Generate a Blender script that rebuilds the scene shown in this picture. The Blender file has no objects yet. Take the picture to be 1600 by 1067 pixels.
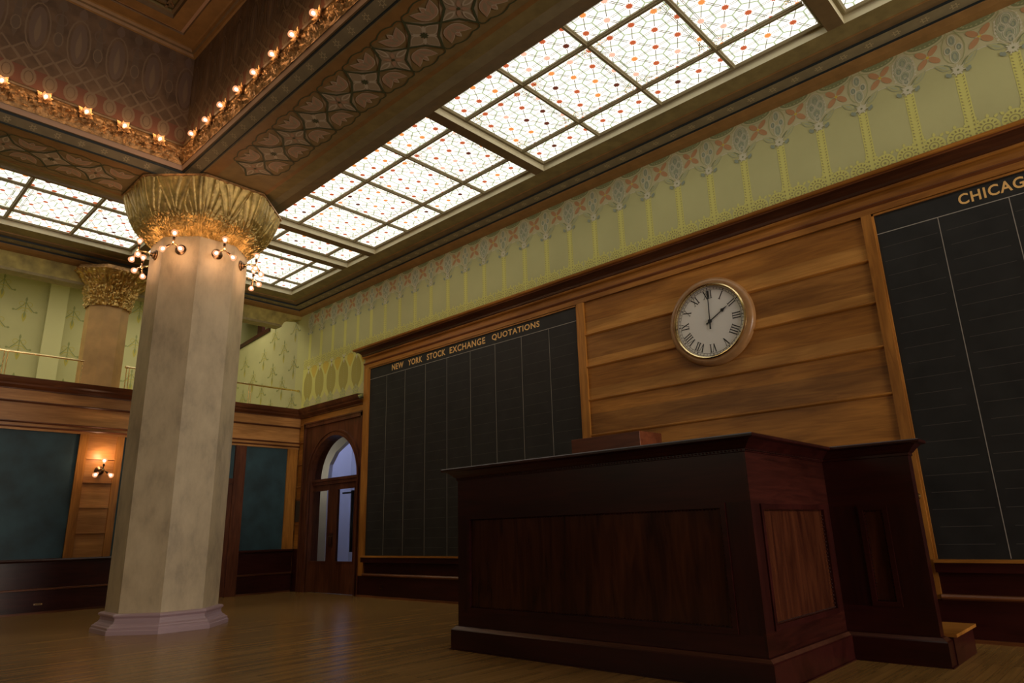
import bpy, bmesh, math, random
from mathutils import Vector, Matrix, noise
random.seed(7)
PI = math.pi
S = bpy.context.scene
COL = S.collection

# ------------------------------------------------------------------ camera, world, light
CAM_Z = 1.25
F_PX = 1055.27
Rm = [[0.72495, 0.68829, -0.02670], [-0.20499, 0.17858, -0.96233], [-0.65759, 0.70312, 0.27055]]
cd = bpy.data.cameras.new('camera')
cam = bpy.data.objects.new('camera', cd)
COL.objects.link(cam)
cd.sensor_width = 36.0
cd.lens = F_PX * 36.0 / 1600.0
cd.clip_start = 0.05
cd.clip_end = 200
_r, _d, _f = Vector(Rm[0]), Vector(Rm[1]), Vector(Rm[2])
_m = Matrix(((_r.x, -_d.x, -_f.x), (_r.y, -_d.y, -_f.y), (_r.z, -_d.z, -_f.z)))
cam.matrix_world = Matrix.Translation((0, 0, CAM_Z)) @ _m.to_4x4()
S.camera = cam
S.view_settings.view_transform = 'Standard'
S.view_settings.look = 'None'
S.view_settings.gamma = 1
S.view_settings.exposure = 0.38
S.view_settings.use_curve_mapping = False

GLASS_POWER = 1.1
w = bpy.data.worlds.new('world')
S.world = w
w.use_nodes = True
w.node_tree.nodes['Background'].inputs[0].default_value = (0.55, 0.5, 0.75, 1)
w.node_tree.nodes['Background'].inputs[1].default_value = 0.04


def light(name, kind, loc, power, color, size=0.1, size_y=None, rot=None):
    ld = bpy.data.lights.new(name, kind)
    ld.energy = power
    ld.color = color
    if kind == 'AREA':
        ld.size = size
        if size_y:
            ld.shape = 'RECTANGLE'
            ld.size_y = size_y
    else:
        ld.shadow_soft_size = size
    o = bpy.data.objects.new(name, ld)
    COL.objects.link(o)
    o.location = loc
    if rot:
        o.rotation_euler = rot
    return o


# unseen lights behind the camera: warm one added as fill, violet one window daylight
light('front_fill', 'AREA', (11.7, 4.8, 2.9), 820, (1.0, 0.88, 0.70), 3.6, 7.0, (0, math.radians(102), 0))
light('low_window_daylight', 'AREA', (11.7, 1.0, 1.5), 110, (0.60, 0.50, 1.0), 2.0, 5.0, (0, math.radians(90), 0))
# unseen warm fill added high on the left side
light('upper_fill', 'AREA', (-11.0, -8.6, 5.6), 55, (1.0, 0.93, 0.70), 8.0, 2.2, (math.radians(92), 0, 0))
# unseen lamps added to brighten the gallery, hidden from the hall by the header beam
light('gallery_fill', 'AREA', (-18.0, 1.5, 7.9), 85, (1.0, 0.88, 0.60), 1.2, 9.0, (0, 0, 0))
light('gallery_fill', 'AREA', (-18.3, 7.0, 7.9), 40, (1.0, 0.88, 0.58), 1.2, 2.4, (0, 0, 0))

# ------------------------------------------------------------------ materials
def newmat(name):
    m = bpy.data.materials.new(name)
    m.use_nodes = True
    nt = m.node_tree
    return m, nt, nt.nodes['Principled BSDF']


def mat(name, col, rough=0.6, metal=0.0, emit=None, es=0.0, spec=None, noise_amt=0.0, nscale=6.0, bump=0.0, bscale=60.0, sample=True):
    m, nt, b = newmat(name)
    b.inputs['Base Color'].default_value = (*col, 1)
    b.inputs['Roughness'].default_value = rough
    b.inputs['Metallic'].default_value = metal
    if spec is not None:
        b.inputs['Specular IOR Level'].default_value = spec
    if emit:
        b.inputs['Emission Color'].default_value = (*emit, 1)
        b.inputs['Emission Strength'].default_value = es
    if not sample:
        m.cycles.emission_sampling = 'NONE'
    tc = None
    if noise_amt or bump:
        tc = nt.nodes.new('ShaderNodeTexCoord')
    if noise_amt:
        n = nt.nodes.new('ShaderNodeTexNoise')
        n.inputs['Scale'].default_value = nscale
        n.inputs['Detail'].default_value = 6
        nt.links.new(tc.outputs['Object'], n.inputs['Vector'])
        r = nt.nodes.new('ShaderNodeValToRGB')
        r.color_ramp.elements[0].position = 0.3
        r.color_ramp.elements[1].position = 0.7
        a = noise_amt
        r.color_ramp.elements[0].color = (*[c * (1 - a) for c in col], 1)
        r.color_ramp.elements[1].color = (*[min(1, c * (1 + a)) for c in col], 1)
        nt.links.new(n.outputs['Fac'], r.inputs['Fac'])
        nt.links.new(r.outputs['Color'], b.inputs['Base Color'])
    if bump:
        n = nt.nodes.new('ShaderNodeTexNoise')
        n.inputs['Scale'].default_value = bscale
        n.inputs['Detail'].default_value = 4
        nt.links.new(tc.outputs['Object'], n.inputs['Vector'])
        bp = nt.nodes.new('ShaderNodeBump')
        bp.inputs['Strength'].default_value = bump
        bp.inputs['Distance'].default_value = 0.02
        nt.links.new(n.outputs['Fac'], bp.inputs['Height'])
        nt.links.new(bp.outputs['Normal'], b.inputs['Normal'])
    return m


def wood(name, c1, c2, stretch=(1, 14, 14), rough=0.35, scale=1.6, boards=None, contrast=(0.3, 0.72)):
    """grain noise stretched along one axis, plus a broad tone change from board to board"""
    m, nt, b = newmat(name)
    tc = nt.nodes.new('ShaderNodeTexCoord')
    mp = nt.nodes.new('ShaderNodeMapping')
    mp.inputs['Scale'].default_value = stretch
    nt.links.new(tc.outputs['Object'], mp.inputs['Vector'])
    n = nt.nodes.new('ShaderNodeTexNoise')
    n.inputs['Scale'].default_value = scale
    n.inputs['Detail'].default_value = 8
    n.inputs['Distortion'].default_value = 1.2
    nt.links.new(mp.outputs['Vector'], n.inputs['Vector'])
    r = nt.nodes.new('ShaderNodeValToRGB')
    r.color_ramp.elements[0].position = contrast[0]
    r.color_ramp.elements[1].position = contrast[1]
    r.color_ramp.elements[0].color = (*c1, 1)
    r.color_ramp.elements[1].color = (*c2, 1)
    nt.links.new(n.outputs['Fac'], r.inputs['Fac'])
    out = r.outputs['Color']
    n2 = nt.nodes.new('ShaderNodeTexNoise')
    n2.inputs['Scale'].default_value = 0.55
    n2.inputs['Detail'].default_value = 2
    mp2 = nt.nodes.new('ShaderNodeMapping')
    mp2.inputs['Scale'].default_value = tuple(1 + (s - 1) * 0.35 for s in stretch)
    nt.links.new(tc.outputs['Object'], mp2.inputs['Vector'])
    nt.links.new(mp2.outputs['Vector'], n2.inputs['Vector'])
    r2 = nt.nodes.new('ShaderNodeValToRGB')
    r2.color_ramp.elements[0].position = 0.42
    r2.color_ramp.elements[1].position = 0.58
    r2.color_ramp.elements[0].color = (0.72, 0.68, 0.62, 1)
    r2.color_ramp.elements[1].color = (1.12, 1.12, 1.1, 1)
    nt.links.new(n2.outputs['Fac'], r2.inputs['Fac'])
    mx = nt.nodes.new('ShaderNodeMix')
    mx.data_type = 'RGBA'
    mx.blend_type = 'MULTIPLY'
    mx.inputs['Factor'].default_value = 1
    nt.links.new(out, mx.inputs[6])
    nt.links.new(r2.outputs['Color'], mx.inputs[7])
    nt.links.new(mx.outputs[2], b.inputs['Base Color'])
    b.inputs['Roughness'].default_value = rough
    b.inputs['Specular IOR Level'].default_value = 0.35
    return m


OAK = (0.31, 0.125, 0.022)
OAK2 = (0.50, 0.215, 0.040)
M = {}
M['oak_x'] = wood('golden_oak_grain_along_wall', OAK, OAK2, (1, 12, 12))
M['oak_y'] = wood('golden_oak_grain_back_wall', (0.42, 0.19, 0.055), (0.60, 0.30, 0.095), (12, 1, 12))
M['oak_z'] = wood('golden_oak_upright', OAK, OAK2, (12, 12, 1))
M['oak_pale'] = wood('pale_oak_board', (0.42, 0.19, 0.042), (0.58, 0.29, 0.07), (1, 12, 12))
M['oak_deep'] = wood('deep_oak_board', (0.23, 0.095, 0.020), (0.37, 0.165, 0.038), (1, 12, 12))
M['red_dark'] = wood('shaded_cove', (0.055, 0.018, 0.008), (0.10, 0.035, 0.014), (1, 12, 12))  # shadow of the cornice cove put into a darker red oak
M['plinth_edge'] = wood('lighter_mahogany_edge', (0.055, 0.020, 0.012), (0.10, 0.038, 0.022), (1, 12, 12))  # lighter brown than the rest of the desk
M['red_oak'] = wood('reddish_oak_cornice', (0.16, 0.055, 0.018), (0.27, 0.10, 0.035), (1, 12, 12))
M['red_oak_y'] = wood('reddish_oak_cornice_back', (0.10, 0.035, 0.014), (0.19, 0.07, 0.026), (12, 1, 12))
M['mahog_x'] = wood('dark_mahogany', (0.026, 0.0045, 0.004), (0.044, 0.008, 0.006), (1, 10, 10), rough=0.32)
M['mahog_y'] = wood('dark_mahogany_back', (0.026, 0.0055, 0.004), (0.055, 0.012, 0.008), (10, 1, 10), rough=0.3)
M['mahog_z'] = wood('dark_mahogany_upright', (0.024, 0.0045, 0.004), (0.040, 0.008, 0.006), (9, 9, 1), rough=0.32)
M['flame'] = wood('flame_figured_mahogany', (0.020, 0.0045, 0.003), (0.100, 0.030, 0.012), (7, 7, 0.9), rough=0.25, scale=1.3, contrast=(0.25, 0.8))
M['brown_door'] = wood('brown_door_wood', (0.085, 0.026, 0.012), (0.16, 0.055, 0.024), (10, 10, 1), rough=0.32)
M['slate'] = mat('black_slate', (0.019, 0.019, 0.018), 0.55, noise_amt=0.25, nscale=3.0, spec=0.3)
M['chalk'] = mat('faded_white_rule', (0.30, 0.28, 0.24), 0.8)
M['chalk2'] = mat('faint_grey_rule', (0.062, 0.056, 0.047), 0.8)
M['gilt'] = mat('gilt_lettering', (0.85, 0.52, 0.17), 0.5)
M['gold'] = mat('gold_leaf', (0.60, 0.42, 0.15), 0.34, 1.0, noise_amt=0.35, nscale=10, bump=0.35, bscale=90)
M['gold_dim'] = mat('tarnished_gold_leaf', (0.50, 0.29, 0.12), 0.45, 0.75, noise_amt=0.5, nscale=14, bump=0.5, bscale=60)
M['brass'] = mat('polished_brass', (0.86, 0.70, 0.38), 0.2, 1.0)
M['bronze'] = mat('aged_bronze', (0.16, 0.10, 0.055), 0.3, 1.0)
M['cornice_edge'] = mat('dark_gap_paint', (0.035, 0.035, 0.03), 0.6)
M['plaster_green'] = mat('olive_green_wall_paint', (0.50, 0.495, 0.225), 0.75, noise_amt=0.05, nscale=1.5)
M['plaster_sage'] = mat('sage_green_wall_paint', (0.44, 0.43, 0.24), 0.75, noise_amt=0.05, nscale=1.5)
M['pale_green'] = mat('pale_green_wall_paint', (0.54, 0.53, 0.31), 0.75)
M['moulding'] = mat('orange_brown_ceiling_paint', (0.289, 0.157, 0.047), 0.55, noise_amt=0.15)
M['olive'] = mat('olive_ceiling_paint', (0.26, 0.205, 0.080), 0.6, noise_amt=0.2)
M['olive2'] = mat('grey_olive_ceiling_paint', (0.264, 0.221, 0.128), 0.6, noise_amt=0.15)
M['brown'] = mat('dark_brown_ceiling_paint', (0.18, 0.115, 0.050), 0.55, noise_amt=0.15)
M['navy'] = mat('blue_black_line_paint', (0.018, 0.028, 0.030), 0.6)
M['rosette'] = mat('dull_gold_rosette_paint', (0.55, 0.46, 0.27), 0.6)
M['reveal'] = mat('cream_reveal_lit', (0.60, 0.55, 0.36), 0.6)  # skylight glow on the reveal put into a lighter cream
M['bar'] = mat('khaki_bar_paint', (0.27, 0.225, 0.12), 0.5)
M['header'] = mat('mottled_gold_green_paint', (0.36, 0.285, 0.07), 0.6, noise_amt=0.35, nscale=5)
M['well'] = mat('russet_stencilled_wall', (0.153, 0.093, 0.049), 0.7, noise_amt=0.35, nscale=4)
M['sof_base'] = mat('soffit_brown_paint', (0.266, 0.189, 0.074), 0.6, noise_amt=0.15)
M['sof_green'] = mat('soffit_green_line', (0.070, 0.085, 0.037), 0.6)
M['sof_rose'] = mat('soffit_rose_petal', (0.488, 0.311, 0.200), 0.6)
M['sof_cream'] = mat('soffit_cream_outline', (0.592, 0.518, 0.385), 0.6)
M['sof_tan'] = mat('soffit_tan_field', (0.385, 0.311, 0.200), 0.6)
M['st_cream'] = mat('stencil_cream', (0.55, 0.52, 0.29), 0.7)
M['st_coral'] = mat('stencil_coral', (0.50, 0.27, 0.12), 0.7)
M['st_hole'] = mat('stencil_olive_piercing', (0.35, 0.32, 0.12), 0.7)
M['st_blue'] = mat('stencil_slate_green', (0.27, 0.32, 0.24), 0.7)
M['st_green'] = mat('stencil_deep_green', (0.24, 0.27, 0.12), 0.7)
M['st_grey'] = mat('stencil_grey_blue', (0.41, 0.44, 0.27), 0.7)
M['st_white'] = mat('stencil_off_white', (0.63, 0.61, 0.43), 0.7)
M['st_lime'] = mat('stencil_yellow_green', (0.66, 0.64, 0.18), 0.7)
M['st_gold'] = mat('stencil_gold', (0.66, 0.50, 0.07), 0.7)
M['st_pod'] = mat('stencil_olive_pod', (0.42, 0.37, 0.085), 0.7)
M['st_sage'] = mat('stencil_sage_tint', (0.40, 0.42, 0.20), 0.7)
M['teal'] = mat('dark_teal_board', (0.022, 0.060, 0.074), 0.6, noise_amt=0.4, nscale=2.2)
M['white_wall'] = mat('white_corridor_wall', (0.62, 0.62, 0.60), 0.7)
M['purple'] = mat('violet_lit_base', (0.46, 0.33, 0.36), 0.35)  # violet window light on the column base put into its colour
M['clock_face'] = mat('white_enamel_dial', (0.80, 0.79, 0.72), 0.3)
M['clock_oak'] = mat('turned_oak_case', (0.36, 0.19, 0.075), 0.3, noise_amt=0.15, nscale=9)
M['black'] = mat('black_paint', (0.012, 0.012, 0.012), 0.4)
M['plaque'] = mat('dark_bronze_plaque', (0.035, 0.035, 0.032), 0.45)
M['lead'] = mat('black_leading', (0.03, 0.03, 0.025), 0.6)


def glassmat(name, col, es, sample=False):
    return mat(name, tuple(min(1, c) * 0.3 for c in col), 0.5, emit=col, es=es, sample=sample)


M['glass'] = glassmat('lit_cream_art_glass', (1.0, 0.955, 0.84), GLASS_POWER, True)
M['g_green'] = glassmat('lit_pale_green_glass', (0.36, 0.42, 0.26), 1.0)
M['g_line'] = glassmat('lit_leaded_line', (0.14, 0.13, 0.09), 1.0)
M['g_red'] = glassmat('lit_red_glass_jewel', (0.42, 0.085, 0.03), 1.0)
M['g_orange'] = glassmat('lit_orange_glass_jewel', (0.70, 0.24, 0.06), 1.0)
M['g_pink'] = glassmat('lit_pink_glass_jewel', (0.80, 0.42, 0.30), 1.0)
M['g_dark'] = glassmat('lit_oxblood_glass_jewel', (0.09, 0.02, 0.012), 1.0)
M['g_gold'] = glassmat('lit_gold_glass_jewel', (0.45, 0.28, 0.03), 1.0)
def bulb_mat():
    m = bpy.data.materials.new('lit_bulb_glass')
    m.use_nodes = True
    nt = m.node_tree
    nt.nodes.clear()
    o = nt.nodes.new('ShaderNodeOutputMaterial')
    mx = nt.nodes.new('ShaderNodeMixShader')
    tr = nt.nodes.new('ShaderNodeBsdfTransparent')
    em = nt.nodes.new('ShaderNodeEmission')
    em.inputs[0].default_value = (1.0, 0.40, 0.19, 1)
    em.inputs[1].default_value = 1.0
    mx.inputs[0].default_value = 0.6
    nt.links.new(tr.outputs[0], mx.inputs[1])
    nt.links.new(em.outputs[0], mx.inputs[2])
    nt.links.new(mx.outputs[0], o.inputs[0])
    m.cycles.emission_sampling = 'NONE'
    return m


M['bulb'] = bulb_mat()
M['filament'] = mat('bright_filament', (1, 0.8, 0.6), 0.3, emit=(1.0, 0.78, 0.48), es=5.0, sample=False)


def column_mat():
    m, nt, b = newmat('mottled_stone_plaster')
    tc = nt.nodes.new('ShaderNodeTexCoord')
    mp = nt.nodes.new('ShaderNodeMapping')
    mp.inputs['Scale'].default_value = (1.6, 1.6, 0.8)
    nt.links.new(tc.outputs['Object'], mp.inputs['Vector'])
    n = nt.nodes.new('ShaderNodeTexNoise')
    n.inputs['Scale'].default_value = 2.2
    n.inputs['Detail'].default_value = 9
    n.inputs['Roughness'].default_value = 0.62
    nt.links.new(mp.outputs['Vector'], n.inputs['Vector'])
    r = nt.nodes.new('ShaderNodeValToRGB')
    e = r.color_ramp.elements
    e[0].position, e[0].color = 0.33, (0.42, 0.34, 0.22, 1)
    e[1].position, e[1].color = 0.66, (0.64, 0.53, 0.34, 1)
    x = e.new(0.48)
    x.color = (0.55, 0.45, 0.285, 1)
    nt.links.new(n.outputs['Fac'], r.inputs['Fac'])
    nt.links.new(r.outputs['Color'], b.inputs['Base Color'])
    b.inputs['Roughness'].default_value = 0.5
    return m


M['stone'] = column_mat()
M['stone_warm'] = mat('warm_tan_stone_plaster', (0.62, 0.38, 0.14), 0.55, noise_amt=0.2, nscale=2.5)


def floor_mat():
    m, nt, b = newmat('oak_strip_floor')
    tc = nt.nodes.new('ShaderNodeTexCoord')
    mp = nt.nodes.new('ShaderNodeMapping')
    mp.inputs['Rotation'].default_value = (0, 0, math.radians(90))
    nt.links.new(tc.outputs['Object'], mp.inputs['Vector'])
    br = nt.nodes.new('ShaderNodeTexBrick')
    br.inputs['Scale'].default_value = 1.0
    br.inputs['Brick Width'].default_value = 1.7
    br.inputs['Row Height'].default_value = 0.08
    br.inputs['Mortar Size'].default_value = 0.0012
    br.inputs['Color1'].default_value = (0.33, 0.185, 0.055, 1)
    br.inputs['Color2'].default_value = (0.235, 0.130, 0.037, 1)
    br.inputs['Mortar'].default_value = (0.04, 0.018, 0.007, 1)
    nt.links.new(mp.outputs['Vector'], br.inputs['Vector'])
    mp2 = nt.nodes.new('ShaderNodeMapping')
    mp2.inputs['Scale'].default_value = (22, 0.6, 1)
    nt.links.new(tc.outputs['Object'], mp2.inputs['Vector'])
    n = nt.nodes.new('ShaderNodeTexNoise')
    n.inputs['Scale'].default_value = 1.4
    n.inputs['Detail'].default_value = 7
    nt.links.new(mp2.outputs['Vector'], n.inputs['Vector'])
    r = nt.nodes.new('ShaderNodeValToRGB')
    r.color_ramp.elements[0].position = 0.3
    r.color_ramp.elements[1].position = 0.7
    r.color_ramp.elements[0].color = (0.78, 0.78, 0.78, 1)
    r.color_ramp.elements[1].color = (1.2, 1.2, 1.2, 1)
    nt.links.new(n.outputs['Fac'], r.inputs['Fac'])
    mx = nt.nodes.new('ShaderNodeMix')
    mx.data_type = 'RGBA'
    mx.blend_type = 'MULTIPLY'
    mx.inputs['Factor'].default_value = 1
    nt.links.new(br.outputs['Color'], mx.inputs[6])
    nt.links.new(r.outputs['Color'], mx.inputs[7])
    nt.links.new(mx.outputs[2], b.inputs['Base Color'])
    b.inputs['Roughness'].default_value = 0.26
    b.inputs['Specular IOR Level'].default_value = 0.5
    return m


M['floor'] = floor_mat()

# ------------------------------------------------------------------ mesh building
class MB:
    def __init__(self):
        self.v, self.f, self.mi, self.ml = [], [], [], []

    def m(self, name):
        if name not in self.ml:
            self.ml.append(name)
        return self.ml.index(name)

    def poly(self, pts, mt):
        i = len(self.v)
        self.v += [tuple(p) for p in pts]
        self.f.append(tuple(range(i, i + len(pts))))
        self.mi.append(self.m(mt))

    def box(self, x0, x1, y0, y1, z0, z1, mt):
        x0, x1 = min(x0, x1), max(x0, x1)
        y0, y1 = min(y0, y1), max(y0, y1)
        z0, z1 = min(z0, z1), max(z0, z1)
        i = len(self.v)
        self.v += [(x0, y0, z0), (x1, y0, z0), (x1, y1, z0), (x0, y1, z0), (x0, y0, z1), (x1, y0, z1), (x1, y1, z1), (x0, y1, z1)]
        k = self.m(mt)
        for q in ((3, 2, 1, 0), (4, 5, 6, 7), (0, 1, 5, 4), (1, 2, 6, 5), (2, 3, 7, 6), (3, 0, 4, 7)):
            self.f.append(tuple(i + a for a in q))
            self.mi.append(k)
        return self

    def prism(self, pts, vec, mt):
        """closed polygon pts (3-D) pushed along vec"""
        n = len(pts)
        i = len(self.v)
        self.v += [tuple(p) for p in pts] + [tuple(Vector(p) + Vector(vec)) for p in pts]
        k = self.m(mt)
        self.f.append(tuple(range(i, i + n)))
        self.f.append(tuple(reversed(range(i + n, i + 2 * n))))
        self.mi += [k, k]
        for a in range(n):
            b = (a + 1) % n
            self.f.append((i + a, i + b, i + n + b, i + n + a))
            self.mi.append(k)
        return self

    def lathe(self, prof, mt, seg=24, origin=(0, 0, 0), axis='z', rot0=0.0, matrix=None, caps=True):
        """prof: (r, h) list; apothem style when seg == 8"""
        i = len(self.v)
        k = self.m(mt)
        for r, h in prof:
            for s in range(seg):
                a = rot0 + 2 * PI * s / seg
                if axis == 'z':
                    p = Vector((r * math.cos(a), r * math.sin(a), h))
                elif axis == 'y':
                    p = Vector((r * math.cos(a), h, r * math.sin(a)))
                else:
                    p = Vector((h, r * math.cos(a), r * math.sin(a)))
                if matrix:
                    p = matrix @ p
                self.v.append(tuple(p + Vector(origin)))
        for j in range(len(prof) - 1):
            for s in range(seg):
                t = (s + 1) % seg
                self.f.append((i + j * seg + s, i + j * seg + t, i + (j + 1) * seg + t, i + (j + 1) * seg + s))
                self.mi.append(k)
        if caps and prof[0][0] > 1e-4:
            self.f.append(tuple(i + s for s in reversed(range(seg))))
            self.mi.append(k)
        if caps and prof[-1][0] > 1e-4:
            self.f.append(tuple(i + (len(prof) - 1) * seg + s for s in range(seg)))
            self.mi.append(k)
        return self

    def tube(self, pts, r, mt, seg=10):
        pts = [Vector(p) for p in pts]
        i = len(self.v)
        k = self.m(mt)
        for j, p in enumerate(pts):
            t = (pts[min(j + 1, len(pts) - 1)] - pts[max(j - 1, 0)]).normalized()
            up = Vector((0, 0, 1)) if abs(t.z) < 0.9 else Vector((1, 0, 0))
            a = t.cross(up).normalized()
            b = t.cross(a).normalized()
            rr = r[j] if isinstance(r, (list, tuple)) else r
            for s in range(seg):
                g = 2 * PI * s / seg
                self.v.append(tuple(p + a * rr * math.cos(g) + b * rr * math.sin(g)))
        for j in range(len(pts) - 1):
            for s in range(seg):
                t = (s + 1) % seg
                self.f.append((i + j * seg + s, i + j * seg + t, i + (j + 1) * seg + t, i + (j + 1) * seg + s))
                self.mi.append(k)
        self.f.append(tuple(i + s for s in range(seg)))
        self.f.append(tuple(i + (len(pts) - 1) * seg + s for s in reversed(range(seg))))
        self.mi += [k, k]
        return self

    def sweep(self, path, prof, mats, closed=False, side=1):
        """prof (d, z) points carried along a mitred plan path; d is the offset to the left (side=1) or right (-1)"""
        n = len(path)
        P = [Vector((p[0], p[1])) for p in path]
        offs = []
        for j in range(n):
            if closed or 0 < j < n - 1:
                a = (P[j] - P[(j - 1) % n]).normalized()
                b = (P[(j + 1) % n] - P[j]).normalized()
                na, nb = Vector((-a.y, a.x)), Vector((-b.y, b.x))
                o = (na + nb) / (1 + na.dot(nb))
            elif j == 0:
                a = (P[1] - P[0]).normalized()
                o = Vector((-a.y, a.x))
            else:
                a = (P[-1] - P[-2]).normalized()
                o = Vector((-a.y, a.x))
            offs.append(o * side)
        i = len(self.v)
        m = len(prof)
        for j in range(n):
            for d, z in prof:
                q = P[j] + offs[j] * d
                self.v.append((q.x, q.y, z))
        for j in range(n if closed else n - 1):
            jj = (j + 1) % n
            for s in range(m - 1):
                self.f.append((i + j * m + s, i + jj * m + s, i + jj * m + s + 1, i + j * m + s + 1))
                self.mi.append(self.m(mats[s] if isinstance(mats, (list, tuple)) else mats))
        return self

    def build(self, name, parent=None, smooth=False, kind=None, bevel=0.0, fix=True):
        me = bpy.data.meshes.new(name)
        org = Vector((0, 0, 0))
        p = parent
        while p is not None:
            org += p.location
            p = p.parent
        me.from_pydata([tuple(Vector(v) - org) for v in self.v], [], self.f)
        for k in self.ml:
            me.materials.append(M[k])
        me.polygons.foreach_set('material_index', self.mi)
        if fix:
            bm = bmesh.new()
            bm.from_mesh(me)
            bmesh.ops.remove_doubles(bm, verts=bm.verts, dist=1e-5)
            bmesh.ops.recalc_face_normals(bm, faces=bm.faces)
            bm.to_mesh(me)
            bm.free()
        if smooth:
            me.polygons.foreach_set('use_smooth', [True] * len(me.polygons))
            try:
                me.set_sharp_from_angle(angle=math.radians(38))
            except Exception:
                pass
        me.update()
        o = bpy.data.objects.new(name, me)
        COL.objects.link(o)
        if parent:
            o.parent = parent
        if kind:
            o['kind'] = kind
        if bevel:
            b = o.modifiers.new('bevel', 'BEVEL')
            b.width = bevel
            b.segments = 2
            b.limit_method = 'ANGLE'
        return o


def tag(o, label, cat, group=None, kind=None):
    o['label'] = label
    o['category'] = cat
    if group:
        o['group'] = group
    if kind:
        o['kind'] = kind
    return o


def empty(name, loc, rz=0.0):
    o = bpy.data.objects.new(name, None)
    COL.objects.link(o)
    o.location = loc
    o.rotation_euler = (0, 0, rz)
    o.empty_display_size = 0.1
    return o


def copy_tree(o, parent=None):
    c = o.copy()
    COL.objects.link(c)
    if parent:
        c.parent = parent
    for ch in list(o.children):
        copy_tree(ch, c)
    return c


class Draw:
    """flat painted ornament on a plane: fn(s, t, layer) -> 3-D point; everything goes into one MB"""
    def __init__(self, mb, fn):
        self.mb, self.fn = mb, fn

    def poly(self, pts, mt, layer=1):
        self.cnt = (getattr(self, 'cnt', 0) + 1) % 60
        self.mb.poly([self.fn(a, b, layer + self.cnt * 0.012) for a, b in pts], mt)

    def line(self, pts, wd, mt, layer=2, closed=False):
        pts = [Vector(p) for p in pts]
        if closed:
            pts.append(pts[0])
        for a, b in zip(pts, pts[1:]):
            t = (b - a)
            if t.length < 1e-6:
                continue
            t.normalize()
            n = Vector((-t.y, t.x)) * wd / 2
            e = t * wd * 0.3
            self.poly([a - e + n, a - e - n, b + e - n, b + e + n], mt, layer)

    def ell(self, c, rx, ry, mt, layer=1, seg=16, rot=0.0, a0=0, a1=2 * PI):
        pts = []
        full = abs(a1 - a0 - 2 * PI) < 1e-6
        for k in range(seg if full else seg + 1):
            a = a0 + (a1 - a0) * k / seg
            x, y = rx * math.cos(a), ry * math.sin(a)
            pts.append((c[0] + x * math.cos(rot) - y * math.sin(rot), c[1] + x * math.sin(rot) + y * math.cos(rot)))
        self.poly(pts, mt, layer)

    def ring(self, c, rx, ry, wd, mt, layer=2, seg=16, rot=0.0, a0=0, a1=2 * PI):
        pts = []
        for k in range(seg + 1):
            a = a0 + (a1 - a0) * k / seg
            x, y = rx * math.cos(a), ry * math.sin(a)
            pts.append((c[0] + x * math.cos(rot) - y * math.sin(rot), c[1] + x * math.sin(rot) + y * math.cos(rot)))
        self.line(pts, wd, mt, layer)

    def petal(self, c, rot, r0, r1, wd, mt, layer=2):
        """leaf between radii r0 and r1 from c, pointing along rot"""
        pts = []
        for k in range(9):
            t = k / 8
            pts.append((r0 + (r1 - r0) * t, wd / 2 * math.sin(PI * (t ** 0.8))))
        for k in range(7, 0, -1):
            t = k / 8
            pts.append((r0 + (r1 - r0) * t, -wd / 2 * math.sin(PI * (t ** 0.8))))
        cr, sr = math.cos(rot), math.sin(rot)
        self.poly([(c[0] + x * cr - y * sr, c[1] + x * sr + y * cr) for x, y in pts], mt, layer)


# ------------------------------------------------------------------ dimensions of the room
YW = 8.90           # face of the wall with the quotation boards
XB = -15.85         # panelled face of the far wall below the gallery
XG = -16.16         # gallery front plane
XE, YE = 12.0, -9.0  # the other two walls, behind and left of the camera
CX, CY = -11.48, 4.31   # main column

# floor
MB().box(XG - 0.3, XE, YE, YW + 0.2, -0.12, 0, 'floor').build('floor', kind='structure')

# ------------------------------------------------------------------ right wall with the boards
wr = MB()
T = 0.28
for x0, x1, z0, z1 in ((-16.3, -15.30, 0, 4.45), (-13.16, XE, 0, 4.45), (-15.30, -13.16, 3.86, 4.45), (-16.3, XE, 4.45, 7.4)):
    wr.box(x0, x1, YW, YW + T, z0, z1, 'plaster_green')
WR = wr.build('wall_right', kind='structure', fix=False)

BY = 8.84           # front face of the oak panelling
pn = MB()
# oak carcass behind the boards: long upper band, clock bay
pn.box(-13.019, XE, BY + 0.02, YW, 5.081, 5.26, 'oak_x')           # frieze board
pn.box(-13.02, -12.83, BY, YW, 0.42, 4.989, 'oak_z')              # left stile of first board
pn.box(-6.73, -6.585, BY, YW, 0.42, 4.989, 'oak_z')
pn.box(-2.12, -2.0, BY, YW, 0.42, 4.989, 'oak_z')
pn.box(-13.02, XE, BY, YW, 4.99, 5.08, 'oak_x')
pn.sweep([(-13.02, BY + 0.02), (XE, BY + 0.02)], [(0, 5.06), (-0.02, 5.07), (-0.045, 5.10), (-0.045, 5.115), (0, 5.12)], 'red_oak')
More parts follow.
